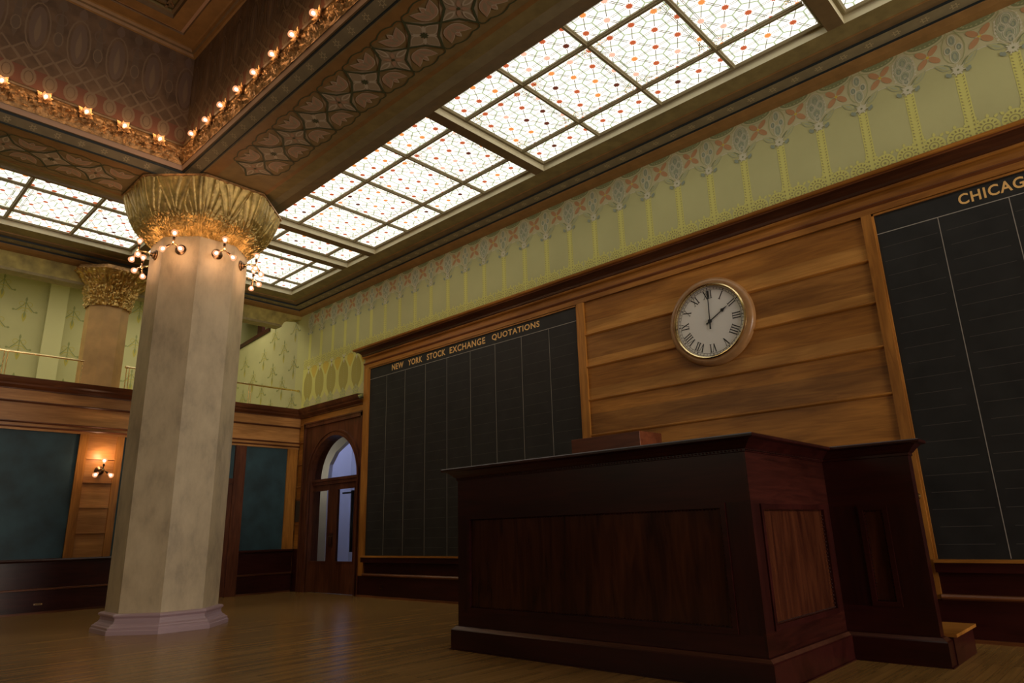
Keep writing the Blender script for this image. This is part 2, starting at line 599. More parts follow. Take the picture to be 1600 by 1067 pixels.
# clock bay boards
ZB = [0.86, 1.42, 2.0, 2.14 + 0.0, 2.71, 3.29, 3.85, 4.405, 4.98]
ZB = [0.84, 1.40, 1.97, 2.135, 2.71, 3.29, 3.85, 4.405, 4.98]
zz = [0.84, 1.57, 2.135, 2.71, 3.29, 3.85, 4.405, 4.98]
for n_, (a, b) in enumerate(zip(zz, zz[1:])):
    cut = a + (b - a) * (0.30, 0.42, 0.36, 0.60, 0.34, 0.25, 0.38)[n_]
    pn.box(-6.585, -2.12, BY + 0.035, YW, a, cut, ('oak_x', 'oak_deep', 'oak_x', 'oak_deep', 'oak_pale', 'oak_pale', 'oak_pale')[n_])
    pn.box(-6.585, -2.12, BY + 0.035, YW, cut, b, ('oak_deep', 'oak_x', 'oak_x', 'oak_x', 'oak_x', 'oak_deep', 'oak_x')[n_])
for z in zz[1:-1]:
    pn.sweep([(-6.585, BY + 0.035), (-2.12, BY + 0.035)], [(0, z - 0.025), (-0.012, z - 0.022), (-0.03, z - 0.005), (-0.03, z + 0.008), (0, z + 0.022)], 'oak_x', side=1)
PAN = pn.build('oak_panelling', WR, fix=False)

cn = MB()
prof = [(0, 5.235), (0.025, 5.24), (0.035, 5.255), (0.03, 5.275), (0.045, 5.285), (0.05, 5.32), (0.075, 5.355), (0.12, 5.385), (0.155, 5.395), (0.16, 5.41), (0.185, 5.415), (0.20, 5.425), (0.21, 5.455), (0.20, 5.462), (0.0, 5.462)]
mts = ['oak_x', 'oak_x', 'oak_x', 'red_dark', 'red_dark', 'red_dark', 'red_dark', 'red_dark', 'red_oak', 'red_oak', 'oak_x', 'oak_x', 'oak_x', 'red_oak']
cn.sweep([(-13.02, YW), (-13.02, BY), (XE, BY)], prof, mts, side=-1)
cn.build('oak_cornice', WR, fix=False)

# lower door cornice and wood band, from the corner to the first board
lc = MB()
lc.box(XB, -13.02, BY + 0.03, YW, 4.0, 4.30, 'oak_x')
prof = [(0, 4.17), (0.03, 4.18), (0.03, 4.20), (0.06, 4.22), (0.11, 4.25), (0.12, 4.28), (0.15, 4.31), (0.17, 4.35), (0.19, 4.40), (0.0, 4.42)]
lc.build('oak_band', WR, fix=False)
lc = MB()
lc.sweep([(XB, YE), (XB, BY + 0.03), (-13.03, BY + 0.03)], prof, 'red_oak_y', side=-1)
lc.build('trim_1', kind='structure', fix=False)

# wainscot of the right wall
wn = MB()
for x0, x1 in ((-12.83, -6.73), (-6.585, -2.12), (-2.0, XE)):
    wn.box(x0, x1, BY + 0.035, YW, 0.45, 0.80, 'mahog_x')
wn.box(-13.02, XE, BY + 0.01, YW, 0.0, 0.42, 'mahog_x')
wn.build('wainscot', WR, fix=False)
rl = MB()
for x0, x1 in ((-12.83, -6.73), (-2.0, XE)):
    rl.box(x0, x1, BY - 0.07, YW - 0.03, 0.70, 0.80, 'mahog_x')
    rl.box(x0, x1, BY - 0.09, YW - 0.03, 0.80, 0.832, 'oak_x')
    rl.sweep([(x0, BY), (x1, BY)], [(0.04, 0.475), (-0.015, 0.47), (-0.03, 0.45), (-0.03, 0.435), (0.0, 0.415)], 'red_oak')
rl.build('chair_rail', WR, fix=False)
MB().box(-13.02, XE, BY - 0.025, BY + 0.01, 0, 0.035, 'red_oak').build('baseboard_right', kind='structure')


# ------------------------------------------------------------------ painted frieze of the right wall
fz = MB()
dr = Draw(fz, lambda s, t, l: (s, YW - 0.0015 * l, t))
PER = 0.5497
P0 = -15.63
k0 = 0
x = P0
i = 0
while x < 3.6:
    big = (i % 2 == 0)
    near = x > -9
    xm = x + PER / 2
    # cream spandrel field with arched lower edge, drawn as column + arch wings
    top = 7.04
    pts = [(x - 0.0, 6.46), (x + 0.05, 6.52)]
    for k in range(9):
        a = PI - PI * k / 8
        pts.append((xm + 0.215 * math.cos(a) * 0.98, 6.55 + 0.105 * math.sin(a)))
    pts += [(x + PER - 0.05, 6.52), (x + PER, 6.46), (x + PER, top), (x, top)]
    dr.poly(pts, 'st_cream', 1)
    dr.line([(x + 0.03, 6.50)] + pts[1:11] + [(x + PER - 0.03, 6.50)], 0.012, 'st_white', 2)
    # grey leaves lining the arch
    for sg in (-1, 1):
        c = (xm + sg * 0.205, 6.53)
        la = PI / 2 + sg * 0.88
        dr.petal(c, la, 0.0, 0.21, 0.080, 'st_grey', 3)
        dr.petal(c, la, 0.015, 0.195, 0.060, 'plaster_green', 4)
        dr.petal(c, la, 0.04, 0.16, 0.030, 'st_grey', 5)
        dr.ring((xm, 6.49), 0.235, 0.165, 0.014, 'st_green', 5, 5, 0, (PI * 0.05 if sg > 0 else PI * 0.72), (PI * 0.28 if sg > 0 else PI * 0.95))
    # deep green lunette under the moulding
    dr.ell((xm, 7.045), 0.20, 0.085, 'st_green', 2, 12, 0, PI, 2 * PI)
    dr.ring((xm, 7.045), 0.235, 0.115, 0.012, 'st_sage', 2, 12, 0, PI, 2 * PI)
    for k in range(9):
        a = PI + PI * (k + 0.5) / 9
        dr.ell((xm + 0.15 * math.cos(a), 7.04 + 0.055 * math.sin(a)), 0.014, 0.010, 'st_sage', 3, 6)
    # coral four-petal flower
    cc = (xm, 6.815)
    for a in (45, 135, 225, 315):
        dr.ell((cc[0] + 0.092 * math.cos(math.radians(a)), cc[1] + 0.092 * math.sin(math.radians(a))), 0.078, 0.037, 'st_coral', 4, 12, math.radians(a))
        dr.petal(cc, math.radians(a + 45), 0.0, 0.05, 0.018, 'st_cream', 5)
    dr.ell(cc, 0.02, 0.02, 'st_gold', 5, 8)
    # ornament above each stripe
    if big:
        dr.ell((x, 6.79), 0.115, 0.20, 'st_grey', 2, 16)
        dr.ring((x, 6.79), 0.128, 0.215, 0.007, 'st_white', 3, 18)
        for (ox, oz, rx, rz) in ((0, 6.89, 0.05, 0.08), (-0.055, 6.80, 0.04, 0.06), (0.055, 6.80, 0.04, 0.06), (0, 6.70, 0.055, 0.075), (0, 6.62, 0.03, 0.05)):
            dr.ring((x + ox, oz), rx, rz, 0.008, 'st_white', 4, 12)
            dr.ring((x + ox, oz - 0.01), rx * 0.5, rz * 0.55, 0.008, 'st_blue', 4, 8)
            dr.ring((x + ox, oz), rx * 1.35, rz * 1.2, 0.005, 'st_white', 4, 12)
        for sg in (-1, 1):
            for k in range(6):
                dr.ell((x + sg * (0.125 - 0.006 * abs(k - 2)), 6.66 + k * 0.05), 0.014, 0.014, 'st_white', 4, 6)
    else:
        for (ox, oz, rx, rz) in ((0, 6.91, 0.042, 0.075), (-0.06, 6.79, 0.034, 0.05), (0.06, 6.79, 0.034, 0.05), (0, 6.68, 0.05, 0.09)):
            dr.ell((x + ox, oz), rx, rz, 'st_grey', 3, 10)
            dr.ring((x + ox, oz), rx, rz, 0.010, 'st_white', 4, 10)
            dr.ring((x + ox, oz), rx * 0.5, rz * 0.6, 0.010, 'st_blue', 4, 8)
        dr.ring((x, 6.80), 0.12, 0.21, 0.010, 'st_sage', 3, 14)
    # blossom head
    npt = 14 if near else 9
    for q in range(npt):
        a = 2 * PI * q / npt
        dr.petal((x, 6.49), a + 0.2, 0.012, 0.088 if q % 2 else 0.066, 0.022, 'st_white', 6)
    dr.ell((x, 6.49), 0.014, 0.014, 'st_green', 7, 6)
    for q in range(6):
        dr.ell((x + 0.045 * math.cos(q + 0.4), 6.49 + 0.045 * math.sin(q + 0.4)), 0.009, 0.009, 'st_green', 5, 5)
    for sg in (-1, 1):
        dr.ell((x + sg * 0.105, 6.462), 0.030, 0.022, 'st_blue', 6, 8)
        dr.ell((x + sg * 0.092, 6.445), 0.020, 0.020, 'st_blue', 6, 8)
        dr.ell((x + sg * 0.118, 6.482), 0.016, 0.014, 'st_blue', 6, 8)
    # yellow-green stripe pierced with two rows of wedges
    dr.poly([(x - 0.054, 6.43), (x + 0.054, 6.43), (x + 0.054, 5.49), (x - 0.054, 5.49)], 'st_lime', 1)
    if x > -12.5:
        z = 6.40
        while z > 5.76:
            for sg in (-1, 1):
                zo = z - (0.022 if sg > 0 else 0)
                dr.poly([(x + sg * 0.018, zo), (x + sg * 0.042, zo + 0.006), (x + sg * 0.040, zo + 0.026)], 'st_hole', 3.5)
            z -= 0.044
    # pierced half roundels at the foot
    for sg in (-1, 1):
        c = (x + sg * 0.145, 5.625)
        dr.ell(c, 0.125, 0.125, 'st_lime', 1.8, 16)
        for q in range(14):
            a = 2 * PI * q / 14
            dr.petal(c, a, 0.070, 0.108, 0.020, 'st_hole', 3.5)
        dr.ring(c, 0.050, 0.050, 0.010, 'st_hole', 3.5, 10)
        dr.ell(c, 0.018, 0.018, 'st_hole', 3.5, 6)
        for dx, dz, an in ((0.02, 0.12, 0), (0.085, 0.095, -35), (-0.07, 0.10, 35)):
            dr.petal((c[0] + sg * dx, c[1] + dz), math.radians(90 + sg * an), 0.0, 0.055, 0.034, 'st_lime', 2.6)
        dr.petal((x + sg * 0.045, 5.76), math.radians(90 - sg * 10), 0.0, 0.06, 0.03, 'st_lime', 2.6)
        for dz in (5.60, 5.66, 5.72):
            dr.ell((x + sg * 0.03, dz), 0.010, 0.016, 'st_hole', 3.5, 6)
    dr.poly([(x - 0.26, 5.49), (x + 0.26, 5.49), (x + 0.26, 5.535), (x - 0.26, 5.535)], 'st_lime', 0.2)
    xq = x - 0.26
    while xq < x + 0.25:
        dr.poly([(xq, 5.50), (xq + 0.018, 5.525), (xq + 0.036, 5.50)], 'st_hole', 3.5)
        xq += 0.052
    # lower frieze beside the first board: olive pods, gold drops, blossoms
    if x < -12.9:
        xs = x
        dr.poly([(xs - PER / 2, 4.40), (xs + PER / 2, 4.40), (xs + PER / 2, 5.52), (xs - PER / 2, 5.52)], 'st_lime', 0.5)
        pod = []
        for k in range(25):
            a = 2 * PI * k / 24
            pod.append((xs + 0.205 * math.sin(a) * (1 if abs(math.cos(a)) < 0.7 else 0.86), 5.02 + 0.40 * math.cos(a)))
        dr.poly(pod[:-1], 'st_pod', 1)
        z = 5.30
        while z > 4.8:
            dr.ell((xs, z), 0.012, 0.005, 'st_cream', 2, 6)
            z -= 0.055
        xq = xs + PER / 2
        if xq < -12.95:
            dr.poly([(xq, 5.17), (xq + 0.09, 5.31), (xq + 0.145, 5.42), (xq + 0.12, 5.50), (xq + 0.05, 5.54), (xq - 0.05, 5.54), (xq - 0.12, 5.50), (xq - 0.145, 5.42), (xq - 0.09, 5.31)], 'st_gold', 2)
            dr.line([(xq, 5.2), (xq, 4.75)], 0.026, 'st_lime', 2)
        for a, ln in ((90 + 35, 0.13), (90 - 35, 0.13), (-90, 0.14)):
            dr.petal((xs, 5.47), math.radians(a), 0.01, ln, 0.045, 'st_white', 4)
        dr.ell((xs, 5.47), 0.03, 0.02, 'st_green', 5, 8)
        # diamonds along the foot
        for sx, ct in ((xs, 'st_sage'), (xs + PER / 2, 'st_cream')):
            if sx > -12.9:
                continue
            for dx, dz in ((0, 0.18), (-0.09, 0.08), (0.09, 0.08), (0, 0.02)):
                dr.poly([(sx + dx, 4.46 + dz + 0.10), (sx + dx + 0.085, 4.46 + dz), (sx + dx, 4.46 + dz - 0.08), (sx + dx - 0.085, 4.46 + dz)], ct, 3)
                dr.ring((sx + dx, 4.46 + dz), 0.05, 0.06, 0.010, 'st_lime', 4, 4)
    x += PER
    i += 1
# clip anything past the corner
fz.f = [f for f in fz.f]
FR = fz.build('painted_frieze', WR, fix=False)

# ------------------------------------------------------------------ lettering helper
def text_into(parent, words, plane, zc, h, name='lettering', material='gilt', thick=0.004):
    """words: (string, x0, x1) each squeezed to its measured width"""
    for s, x0, x1 in words:
        allv, allf = [], []
        cu = bpy.data.curves.new('word', 'FONT')
        cu.body = s
        cu.size = 1.0
        cu.extrude = 0.0
        cu.offset = 0.022
        cu.space_character = 1.12
        cu.resolution_u = 4
        ob = bpy.data.objects.new('word', cu)
        COL.objects.link(ob)
        bpy.context.view_layer.update()
        dg = bpy.context.evaluated_depsgraph_get()
        me = bpy.data.meshes.new_from_object(ob.evaluated_get(dg))
        xs = [v.co.x for v in me.vertices]
        ys = [v.co.y for v in me.vertices]
        ax, bx, ay, by = min(xs), max(xs), min(ys), max(ys)
        o = len(allv)
        for v in me.vertices:
            allv.append((x0 + (v.co.x - ax) / (bx - ax) * (x1 - x0), plane, zc - h / 2 + (v.co.y - ay) / (by - ay) * h))
        for p in me.polygons:
            allf.append(tuple(o + q for q in p.vertices))
        bpy.data.objects.remove(ob)
        bpy.data.meshes.remove(me)
        bpy.data.curves.remove(cu)
        b = MB()
        b.v, b.f, b.mi = allv, allf, [0] * len(allf)
        b.ml = [material]
        b.build(name, parent, fix=False)


def chalkboard(x0, x1, z0, z1, vlines, words, label):
    r = empty('chalkboard', ((x0 + x1) / 2, YW - 0.01, z0))
    tag(r, label, 'chalkboard', 'slate quotation boards')
    fy = BY + 0.03
    MB().box(x0 + 0.003, x1 - 0.003, fy, YW - 0.002, z0 + 0.003, z1 - 0.003, 'slate').build('slate_surface', r)
    b = MB()
    d = Draw(b, lambda s, t, l: (s, fy - 0.0012 * l, t))
    d.line([(x0 + 0.01, 4.708), (x1 - 0.01, 4.708)], 0.011, 'chalk', 2)
    for v in vlines:
        d.line([(v, 4.705), (v, z0 + 0.01)], 0.009, 'chalk', 2)
    z = 4.52
    while z > z0 + 0.1:
        xs = [x0 + 0.02] + list(vlines) + [x1 - 0.02]
        for a, c in zip(xs, xs[1:]):
            g = random.uniform(0.02, 0.1)
            d.line([(a + g, z), (c - random.uniform(0.02, 0.12), z)], 0.006, 'chalk2', 1)
        z -= 0.186
    b.build('ruled_lines', r, fix=False)
    text_into(r, words, fy - 0.004, 4.842, 0.135)
    # thin inner bead
    q = MB()
    for a in (x0 + 0.012, x1 - 0.012):
        q.box(a - 0.012, a + 0.012, fy - 0.02, fy - 0.001, z0 + 0.002, z1 - 0.002, 'oak_z')
    q.box(x0, x1, fy - 0.02, fy - 0.001, z1 - 0.026, z1 - 0.002, 'oak_x')
    q.build('inner_bead', r)
    return r


chalkboard(-12.83, -6.73, 0.832, 4.985, [-12.167, -11.505, -10.815, -10.134, -9.435, -8.746, -8.061, -7.393],
           [('NEW', -11.985, -11.57), ('YORK', -11.41, -10.925), ('STOCK', -10.77, -10.175), ('EXCHANGE', -10.045, -9.005), ('QUOTATIONS', -8.82, -7.60)],
           'black slate board lettered NEW YORK STOCK EXCHANGE QUOTATIONS, left of the clock')
chalkboard(-2.0, XE, 0.832, 4.985, [-1.31, -0.61, 0.09, 0.79, 1.49, 2.19, 2.89],
           [('CHICAGO', -1.074, -0.30)],
           'black slate board lettered CHICAGO, cut by the right edge of the photo')

# ------------------------------------------------------------------ clock
def build_clock():
    c = Vector((-4.295, BY + 0.034, 4.105))
    r = empty('wall_clock', c)
    tag(r, 'large round oak wall clock with white dial and Roman numerals', 'clock')
    R = 0.655
    MB().lathe([(0.50, 0.0), (R, 0.0), (R, -0.06), (R - 0.015, -0.085), (R - 0.06, -0.105), (R - 0.10, -0.10), (R - 0.118, -0.085), (R - 0.12, -0.05), (0.50, -0.045)], 'clock_oak', 72, c, 'y', caps=False).build('clock_case', r, smooth=True)
    MB().lathe([(0.555, -0.082), (0.56, -0.112), (0.545, -0.122), (0.53, -0.112), (0.525, -0.08)], 'brass', 72, c, 'y', caps=False).build('bezel', r, smooth=True)
    MB().lathe([(0.0, -0.062), (0.53, -0.062), (0.53, -0.05), (0.0, -0.05)], 'clock_face', 72, c, 'y').build('dial', r)
    b = MB()
    d = Draw(b, lambda s, t, l: (c.x + s, c.y - 0.064 - 0.0008 * l, c.z + t))
    d.ring((0, 0), 0.478, 0.478, 0.004, 'black', 1, 90)
    d.ring((0, 0), 0.510, 0.510, 0.004, 'black', 1, 90)
    for k in range(60):
        a = PI / 2 - 2 * PI * k / 60
        u = (math.cos(a), math.sin(a))
        wd = 0.012 if k % 5 == 0 else 0.005
        d.line([(u[0] * 0.478, u[1] * 0.478), (u[0] * 0.508, u[1] * 0.508)], wd, 'black', 1)
    b.build('minute_track', r, fix=False)
    num = ['XII', 'I', 'II', 'III', 'IIII', 'V', 'VI', 'VII', 'VIII', 'IX', 'X', 'XI']
    wid = {'I': 0.036, 'V': 0.070, 'X': 0.070}
    for k, s in enumerate(num):
        b = MB()
        d = Draw(b, lambda s, t, l: (c.x + s, c.y - 0.064 - 0.0008 * l, c.z + t))
        a = PI / 2 - 2 * PI * k / 12
        tot = sum(wid[ch] for ch in s)
        x = -tot / 2
        rad = Vector((math.cos(a), math.sin(a)))
        tan = Vector((math.sin(a), -math.cos(a)))

        def P(px, py):
            q = rad * (0.345 + py * 0.115) + tan * px
            return (q.x, q.y)
        for ch in s:
            w2 = wid[ch]
            mid = x + w2 / 2
            if ch == 'I':
                d.line([P(mid, 0), P(mid, 1)], 0.014, 'black', 1)
                for y in (0, 1):
                    d.line([P(mid - 0.015, y), P(mid + 0.015, y)], 0.005, 'black', 2)
            elif ch == 'V':
                d.line([P(mid - 0.024, 1), P(mid, 0)], 0.015, 'black', 1)
                d.line([P(mid + 0.024, 1), P(mid, 0)], 0.006, 'black', 1)
                for q in (-0.024, 0.024):
                    d.line([P(mid + q - 0.011, 1), P(mid + q + 0.011, 1)], 0.005, 'black', 2)
            else:
                d.line([P(mid - 0.024, 1), P(mid + 0.024, 0)], 0.015, 'black', 1)
                d.line([P(mid + 0.024, 1), P(mid - 0.024, 0)], 0.006, 'black', 1)
                for y in (0, 1):
                    for q in (-0.024, 0.024):
                        d.line([P(mid + q - 0.011, y), P(mid + q + 0.011, y)], 0.005, 'black', 2)
            x += w2
        b.build('numeral', r, fix=False)

    def hand(name, ang, ln, tail, spade, yy):
        u = Vector((math.sin(ang), 0, math.cos(ang)))
        v = Vector((math.cos(ang), 0, -math.sin(ang)))
        o = c + Vector((0, yy, 0))
        pts = [(-0.004, -0.0), (0.012, 0.0), (0.007, ln * 0.66)]
        out = [(-0.008, 0), (-0.006, ln * (spade - 0.08)), (-0.030 if spade < 0.8 else -0.018, ln * spade), (-0.012, ln * (spade + 0.09)), (0, ln),
               (0.012, ln * (spade + 0.09)), (0.030 if spade < 0.8 else 0.018, ln * spade), (0.006, ln * (spade - 0.08)), (0.008, 0), (0.012, -tail), (-0.012, -tail)]
        b = MB()
        b.prism([o + v * p + u * q for p, q in out], (0, -0.004, 0), 'black')
        return b.build(name, r)
    hand('hour_hand', math.radians(59), 0.33, 0.07, 0.70, -0.070)
    hand('minute_hand', math.radians(1.2), 0.475, 0.12, 0.84, -0.078)
    MB().lathe([(0.028, -0.066), (0.028, -0.088), (0.0, -0.092)], 'black', 20, c + Vector((0, 0, -0.0)), 'y').build('centre_boss', r)
    return r


build_clock()

# ------------------------------------------------------------------ arched doorway of the right wall
sx0, sx1 = -15.56, -13.02
ocx, orad, spring = -14.185, 1.02, 2.56
pts = [(sx0, 0), (sx0, 4.0), (sx1, 4.0), (sx1, 0), (ocx + orad, 0)]
for k in range(0, 25):
    a = PI * k / 24
    pts.append((ocx + orad * math.cos(a), spring + orad * math.sin(a)))
pts.append((ocx - orad, 0))
D1 = empty('door_1', (ocx, YW, 0))
D1['kind'] = 'structure'
MB().prism([(a, BY + 0.02, b) for a, b in pts], (0, 0.30, 0), 'brown_door').build('door_surround', D1, fix=True)
b = MB()
ring = [(ocx + (orad) * math.cos(PI * k / 32), spring + orad * math.sin(PI * k / 32)) for k in range(33)]
for r0, r1, y0 in ((0.0, 0.05, BY - 0.015), (0.05, 0.10, BY + 0.0), (0.10, 0.14, BY - 0.02)):
    for k in range(32):
        a0, a1 = PI * k / 32, PI * (k + 1) / 32
        q = [(ocx + (orad + r0) * math.cos(a0), y0, spring + (orad + r0) * math.sin(a0)), (ocx + (orad + r1) * math.cos(a0), y0, spring + (orad + r1) * math.sin(a0)),
             (ocx + (orad + r1) * math.cos(a1), y0, spring + (orad + r1) * math.sin(a1)), (ocx + (orad + r0) * math.cos(a1), y0, spring + (orad + r0) * math.sin(a1))]
        b.prism(q, (0, 0.05, 0), 'brown_door')
    for sg in (-1, 1):
        b.box(ocx + sg * (orad + r0), ocx + sg * min(orad + r1, orad + 0.13), y0, y0 + 0.05, 0, spring, 'brown_door')
b.build('architrave', D1, fix=False)
b = MB()
for z0, z1, x0, x1 in ((3.90, 4.0, sx0, sx1), (0, 4.0, sx0, sx0 + 0.05), (0, 4.0, sx1 - 0.05, sx1)):
    b.box(x0, x1, BY - 0.02, BY + 0.03, z0, z1, 'brown_door')
b.box(sx0, sx1, BY - 0.035, BY + 0.03, 3.985, 4.02, 'brown_door')
b.build('door_frame', D1)
b = MB()
b.box(ocx - orad - 0.1, ocx + orad + 0.1, YW + 0.03, YW + 0.13, 2.45, 2.57, 'brown_door')
b.box(ocx - orad - 0.1, ocx + orad + 0.1, YW + 0.01, YW + 0.03, 2.53, 2.59, 'brown_door')
b.build('transom_bar', D1)
mg, nt, bs = newmat('clear_window_glass')
bs.inputs['Base Color'].default_value = (0.9, 0.93, 0.95, 1)
bs.inputs['Roughness'].default_value = 0.02
bs.inputs['Transmission Weight'].default_value = 1.0
bs.inputs['IOR'].default_value = 1.01
bs.inputs['Specular IOR Level'].default_value = 1.0
M['clear'] = mg
arch = [(ocx + 1.06 * math.cos(PI * k / 24), YW + 0.09, 2.57 + 1.06 * math.sin(PI * k / 24)) for k in range(25)]
MB().prism(arch, (0, 0.006, 0), 'clear').build('transom_glass', D1)
yd = YW + 0.06
for nm, x0, x1, g0, g1 in (('left', -15.30, -14.31, -15.21, -14.50), ('right', -14.31, -13.16, -14.09, -13.41)):
    b = MB()
    z0, z1 = 0.70, 2.31
    b.box(x0 + 0.004, g0, yd, yd + 0.05, 0.01, 2.45, 'brown_door')
    b.box(g1, x1 - 0.004, yd, yd + 0.05, 0.01, 2.45, 'brown_door')
    b.box(g0, g1, yd, yd + 0.05, 0.01, z0, 'brown_door')
    b.box(g0, g1, yd, yd + 0.05, z1, 2.45, 'brown_door')
    for a0, a1, c0, c1 in ((g0 - 0.02, g1 + 0.02, z0 - 0.03, z0), (g0 - 0.02, g1 + 0.02, z1, z1 + 0.03), (g0 - 0.02, g0, z0, z1), (g1, g1 + 0.02, z0, z1)):
        b.box(a0, a1, yd - 0.012, yd + 0.01, c0, c1, 'brown_door')
    leaf = b.build('door_leaf', D1)
    MB().box(g0, g1, yd + 0.02, yd + 0.026, z0, z1, 'clear').build('glass_pane', leaf)
    hx = -14.36 if nm == 'left' else -14.26
    h = MB()
    h.box(hx - 0.02, hx + 0.02, yd - 0.012, yd, 1.0, 1.32, 'bronze')
    h.tube([(hx, yd - 0.01, 1.06), (hx, yd - 0.06, 1.08), (hx, yd - 0.06, 1.24), (hx, yd - 0.01, 1.26)], 0.009, 'bronze')
    h.build('door_handle', leaf)
# closer arm seen through the right leaf
b = MB()
b.box(-14.02, -13.62, yd + 0.07, yd + 0.13, 2.20, 2.235, 'black')
b.box(-13.66, -13.60, yd + 0.07, yd + 0.14, 0.9, 2.26, 'black')
b.build('door_closer', D1)
# corridor beyond
b = MB()
b.box(-18.5, -11.0, 12.2, 12.35, 0, 5.0, 'white_wall')
b.box(-18.6, -18.5, YW + T, 12.3, 0, 5.0, 'white_wall')
b.box(-11.0, -10.9, YW + T, 12.3, 0, 5.0, 'white_wall')
b.box(-18.6, -10.9, YW + T, 12.3, 5.0, 5.1, 'white_wall')
b.box(-18.6, -10.9, YW + T, 12.35, -0.12, 0.0, 'floor')
# pier with an arched head across the corridor
pr = [(-18.5, 0), (-17.2, 0), (-17.24, 2.8), (-17.17, 3.23), (-16.87, 3.55), (-16.28, 3.81), (-15.6, 3.95), (-14.0, 4.0), (-14.0, 5.0), (-18.5, 5.0)]
b.prism([(p_, 10.6, q_) for p_, q_ in pr], (0, 0.12, 0), 'white_wall')
b.box(-17.1, -13.5, 12.05, 12.15, 0, 2.62, 'slate')
b.build('wall_corridor', kind='structure', fix=False)
light('corridor_daylight', 'AREA', (-16.3, 11.3, 4.9), 34, (0.50, 0.54, 1.0), 2.4, 0.5, (math.radians(20), 0, 0))
light('corridor_lamp', 'POINT', (-17.3, 9.6, 3.0), 10, (1.0, 0.84, 0.62), 0.15)

# battened strip between the corner and the door, with the plaque
b = MB()
b.box(XB, sx0, BY + 0.04, YW, 0.98, 4.02, 'oak_x')
for z in (3.55, 3.0, 2.45, 2.16, 1.55):
    b.sweep([(XB, BY + 0.04), (sx0, BY + 0.04)], [(0, z - 0.025), (-0.025, z - 0.005), (-0.025, z + 0.008), (0, z + 0.02)], 'oak_x')
b.box(sx0 - 0.02, sx0 + 0.02, BY + 0.01, YW, 0.98, 4.02, 'oak_z')
b.box(XB, sx0, BY + 0.02, YW, 0.0, 0.98, 'mahog_x')
b.build('battened_panel', WR, fix=False)
pq = empty('wall_plaque', (-15.70, BY + 0.04, 1.61))
tag(pq, 'small dark bronze plaque on the narrow oak strip beside the arched door', 'plaque')
b = MB()
b.box(-15.83, -15.585, BY + 0.022, BY + 0.04, 1.615, 2.12, 'plaque')
b.build('plate', pq, bevel=0.004)
b = MB()
for k in range(11):
    z = 2.06 - k * 0.038
    b.box(-15.80 + 0.01 * (k % 3), -15.615 - 0.012 * ((k * 2) % 3), BY + 0.019, BY + 0.022, z, z + 0.008, 'chalk2')
b.build('raised_text', pq)

# ------------------------------------------------------------------ back wall below the gallery
wb = MB()
wb.box(XG - 0.15, XB - 0.04, YE, YW, 0, 4.36, 'oak_y')
WB = wb.build('wall_back', kind='structure', fix=False)
b = MB()
# fascia boards
b.box(XB - 0.04, XB + 0.02, YE, BY + 0.03, 3.96, 4.24, 'oak_y')
b.box(XB - 0.04, XB + 0.0, YE, BY + 0.03, 3.56, 3.96, 'oak_y')
b.box(XB - 0.04, XB + 0.02, YE, BY + 0.03, 3.40, 3.56, 'oak_y')
for z, d in ((3.955, 0.035), (3.56, 0.045), (3.47, 0.035)):
    b.sweep([(XB, YE), (XB, BY + 0.03)], [(-0.02, z - 0.03), (d * 0.5 + 0.01, z - 0.026), (d + 0.01, z - 0.006), (d + 0.01, z + 0.01), (0.0, z + 0.018)], 'red_oak_y', side=-1)
# stiles
for y0, y1 in ((3.97, 4.13), (4.66, 4.80), (8.57, 8.84), (-1.6, -1.45), (-0.9, -0.76)):
    b.box(XB - 0.04, XB + 0.015, y0, y1, 0.98, 3.42, 'oak_z')
for y0, y1 in ((4.13, 4.66), (-1.45, -0.9)):
    b.box(XB - 0.04, XB - 0.012, y0, y1, 0.98, 3.42, 'oak_y')
    for z in (2.918, 2.44, 1.947, 1.45):
        b.box(XB - 0.015, XB + 0.022, y0, y1, z - 0.014, z + 0.014, 'oak_y')
b.build('oak_panelling', WB, fix=False)
b = MB()
b.box(XB - 0.04, XB + 0.03, YE, 5.95, 0, 0.44, 'mahog_y')
b.box(XB - 0.04, XB + 0.03, 7.48, 8.84, 0, 0.44, 'mahog_y')
b.box(XB - 0.04, XB + 0.01, YE, 5.95, 0.44, 0.93, 'mahog_y')
b.box(XB - 0.04, XB + 0.01, 7.48, 8.84, 0.44, 0.93, 'mahog_y')
for y0, y1 in ((YE, 5.95), (7.48, 8.84)):
    b.sweep([(XB, y0), (XB, y1)], [(0.0, 0.92), (0.06, 0.93), (0.075, 0.955), (0.06, 0.98), (-0.03, 0.985)], 'mahog_y', side=-1)
    b.sweep([(XB, y0), (XB, y1)], [(0.02, 0.41), (0.05, 0.42), (0.05, 0.445), (0.0, 0.455)], 'red_oak_y', side=-1)
b.build('wainscot', WB, fix=False)
b = MB()
b.box(XB + 0.03, XB + 0.055, YE, 5.95, 0, 0.035, 'red_oak_y')
b.box(XB + 0.03, XB + 0.055, 7.48, 8.82, 0, 0.035, 'red_oak_y')
b.build('baseboard_back', kind='structure')
for y0, y1, lab in ((-0.76, 3.97, 'wide dark teal panel at the left edge, left of the small lamp'),
                    (4.80, 5.95, 'dark teal panel half hidden behind the big column, right of the lamp'),
                    (7.48, 8.57, 'tall dark teal panel beside the arched door, with a bluish reflection')):
    p = MB().box(XB - 0.038, XB - 0.02, y0 + 0.002, y1 - 0.002, 0.988, 3.398, 'teal').build('teal_panel')
    tag(p, lab, 'panel', 'teal panels of the back wall')
MB().box(XB - 0.04, XB - 0.02, YE, -1.6, 0.985, 3.40, 'teal').build('teal_infill', WB)
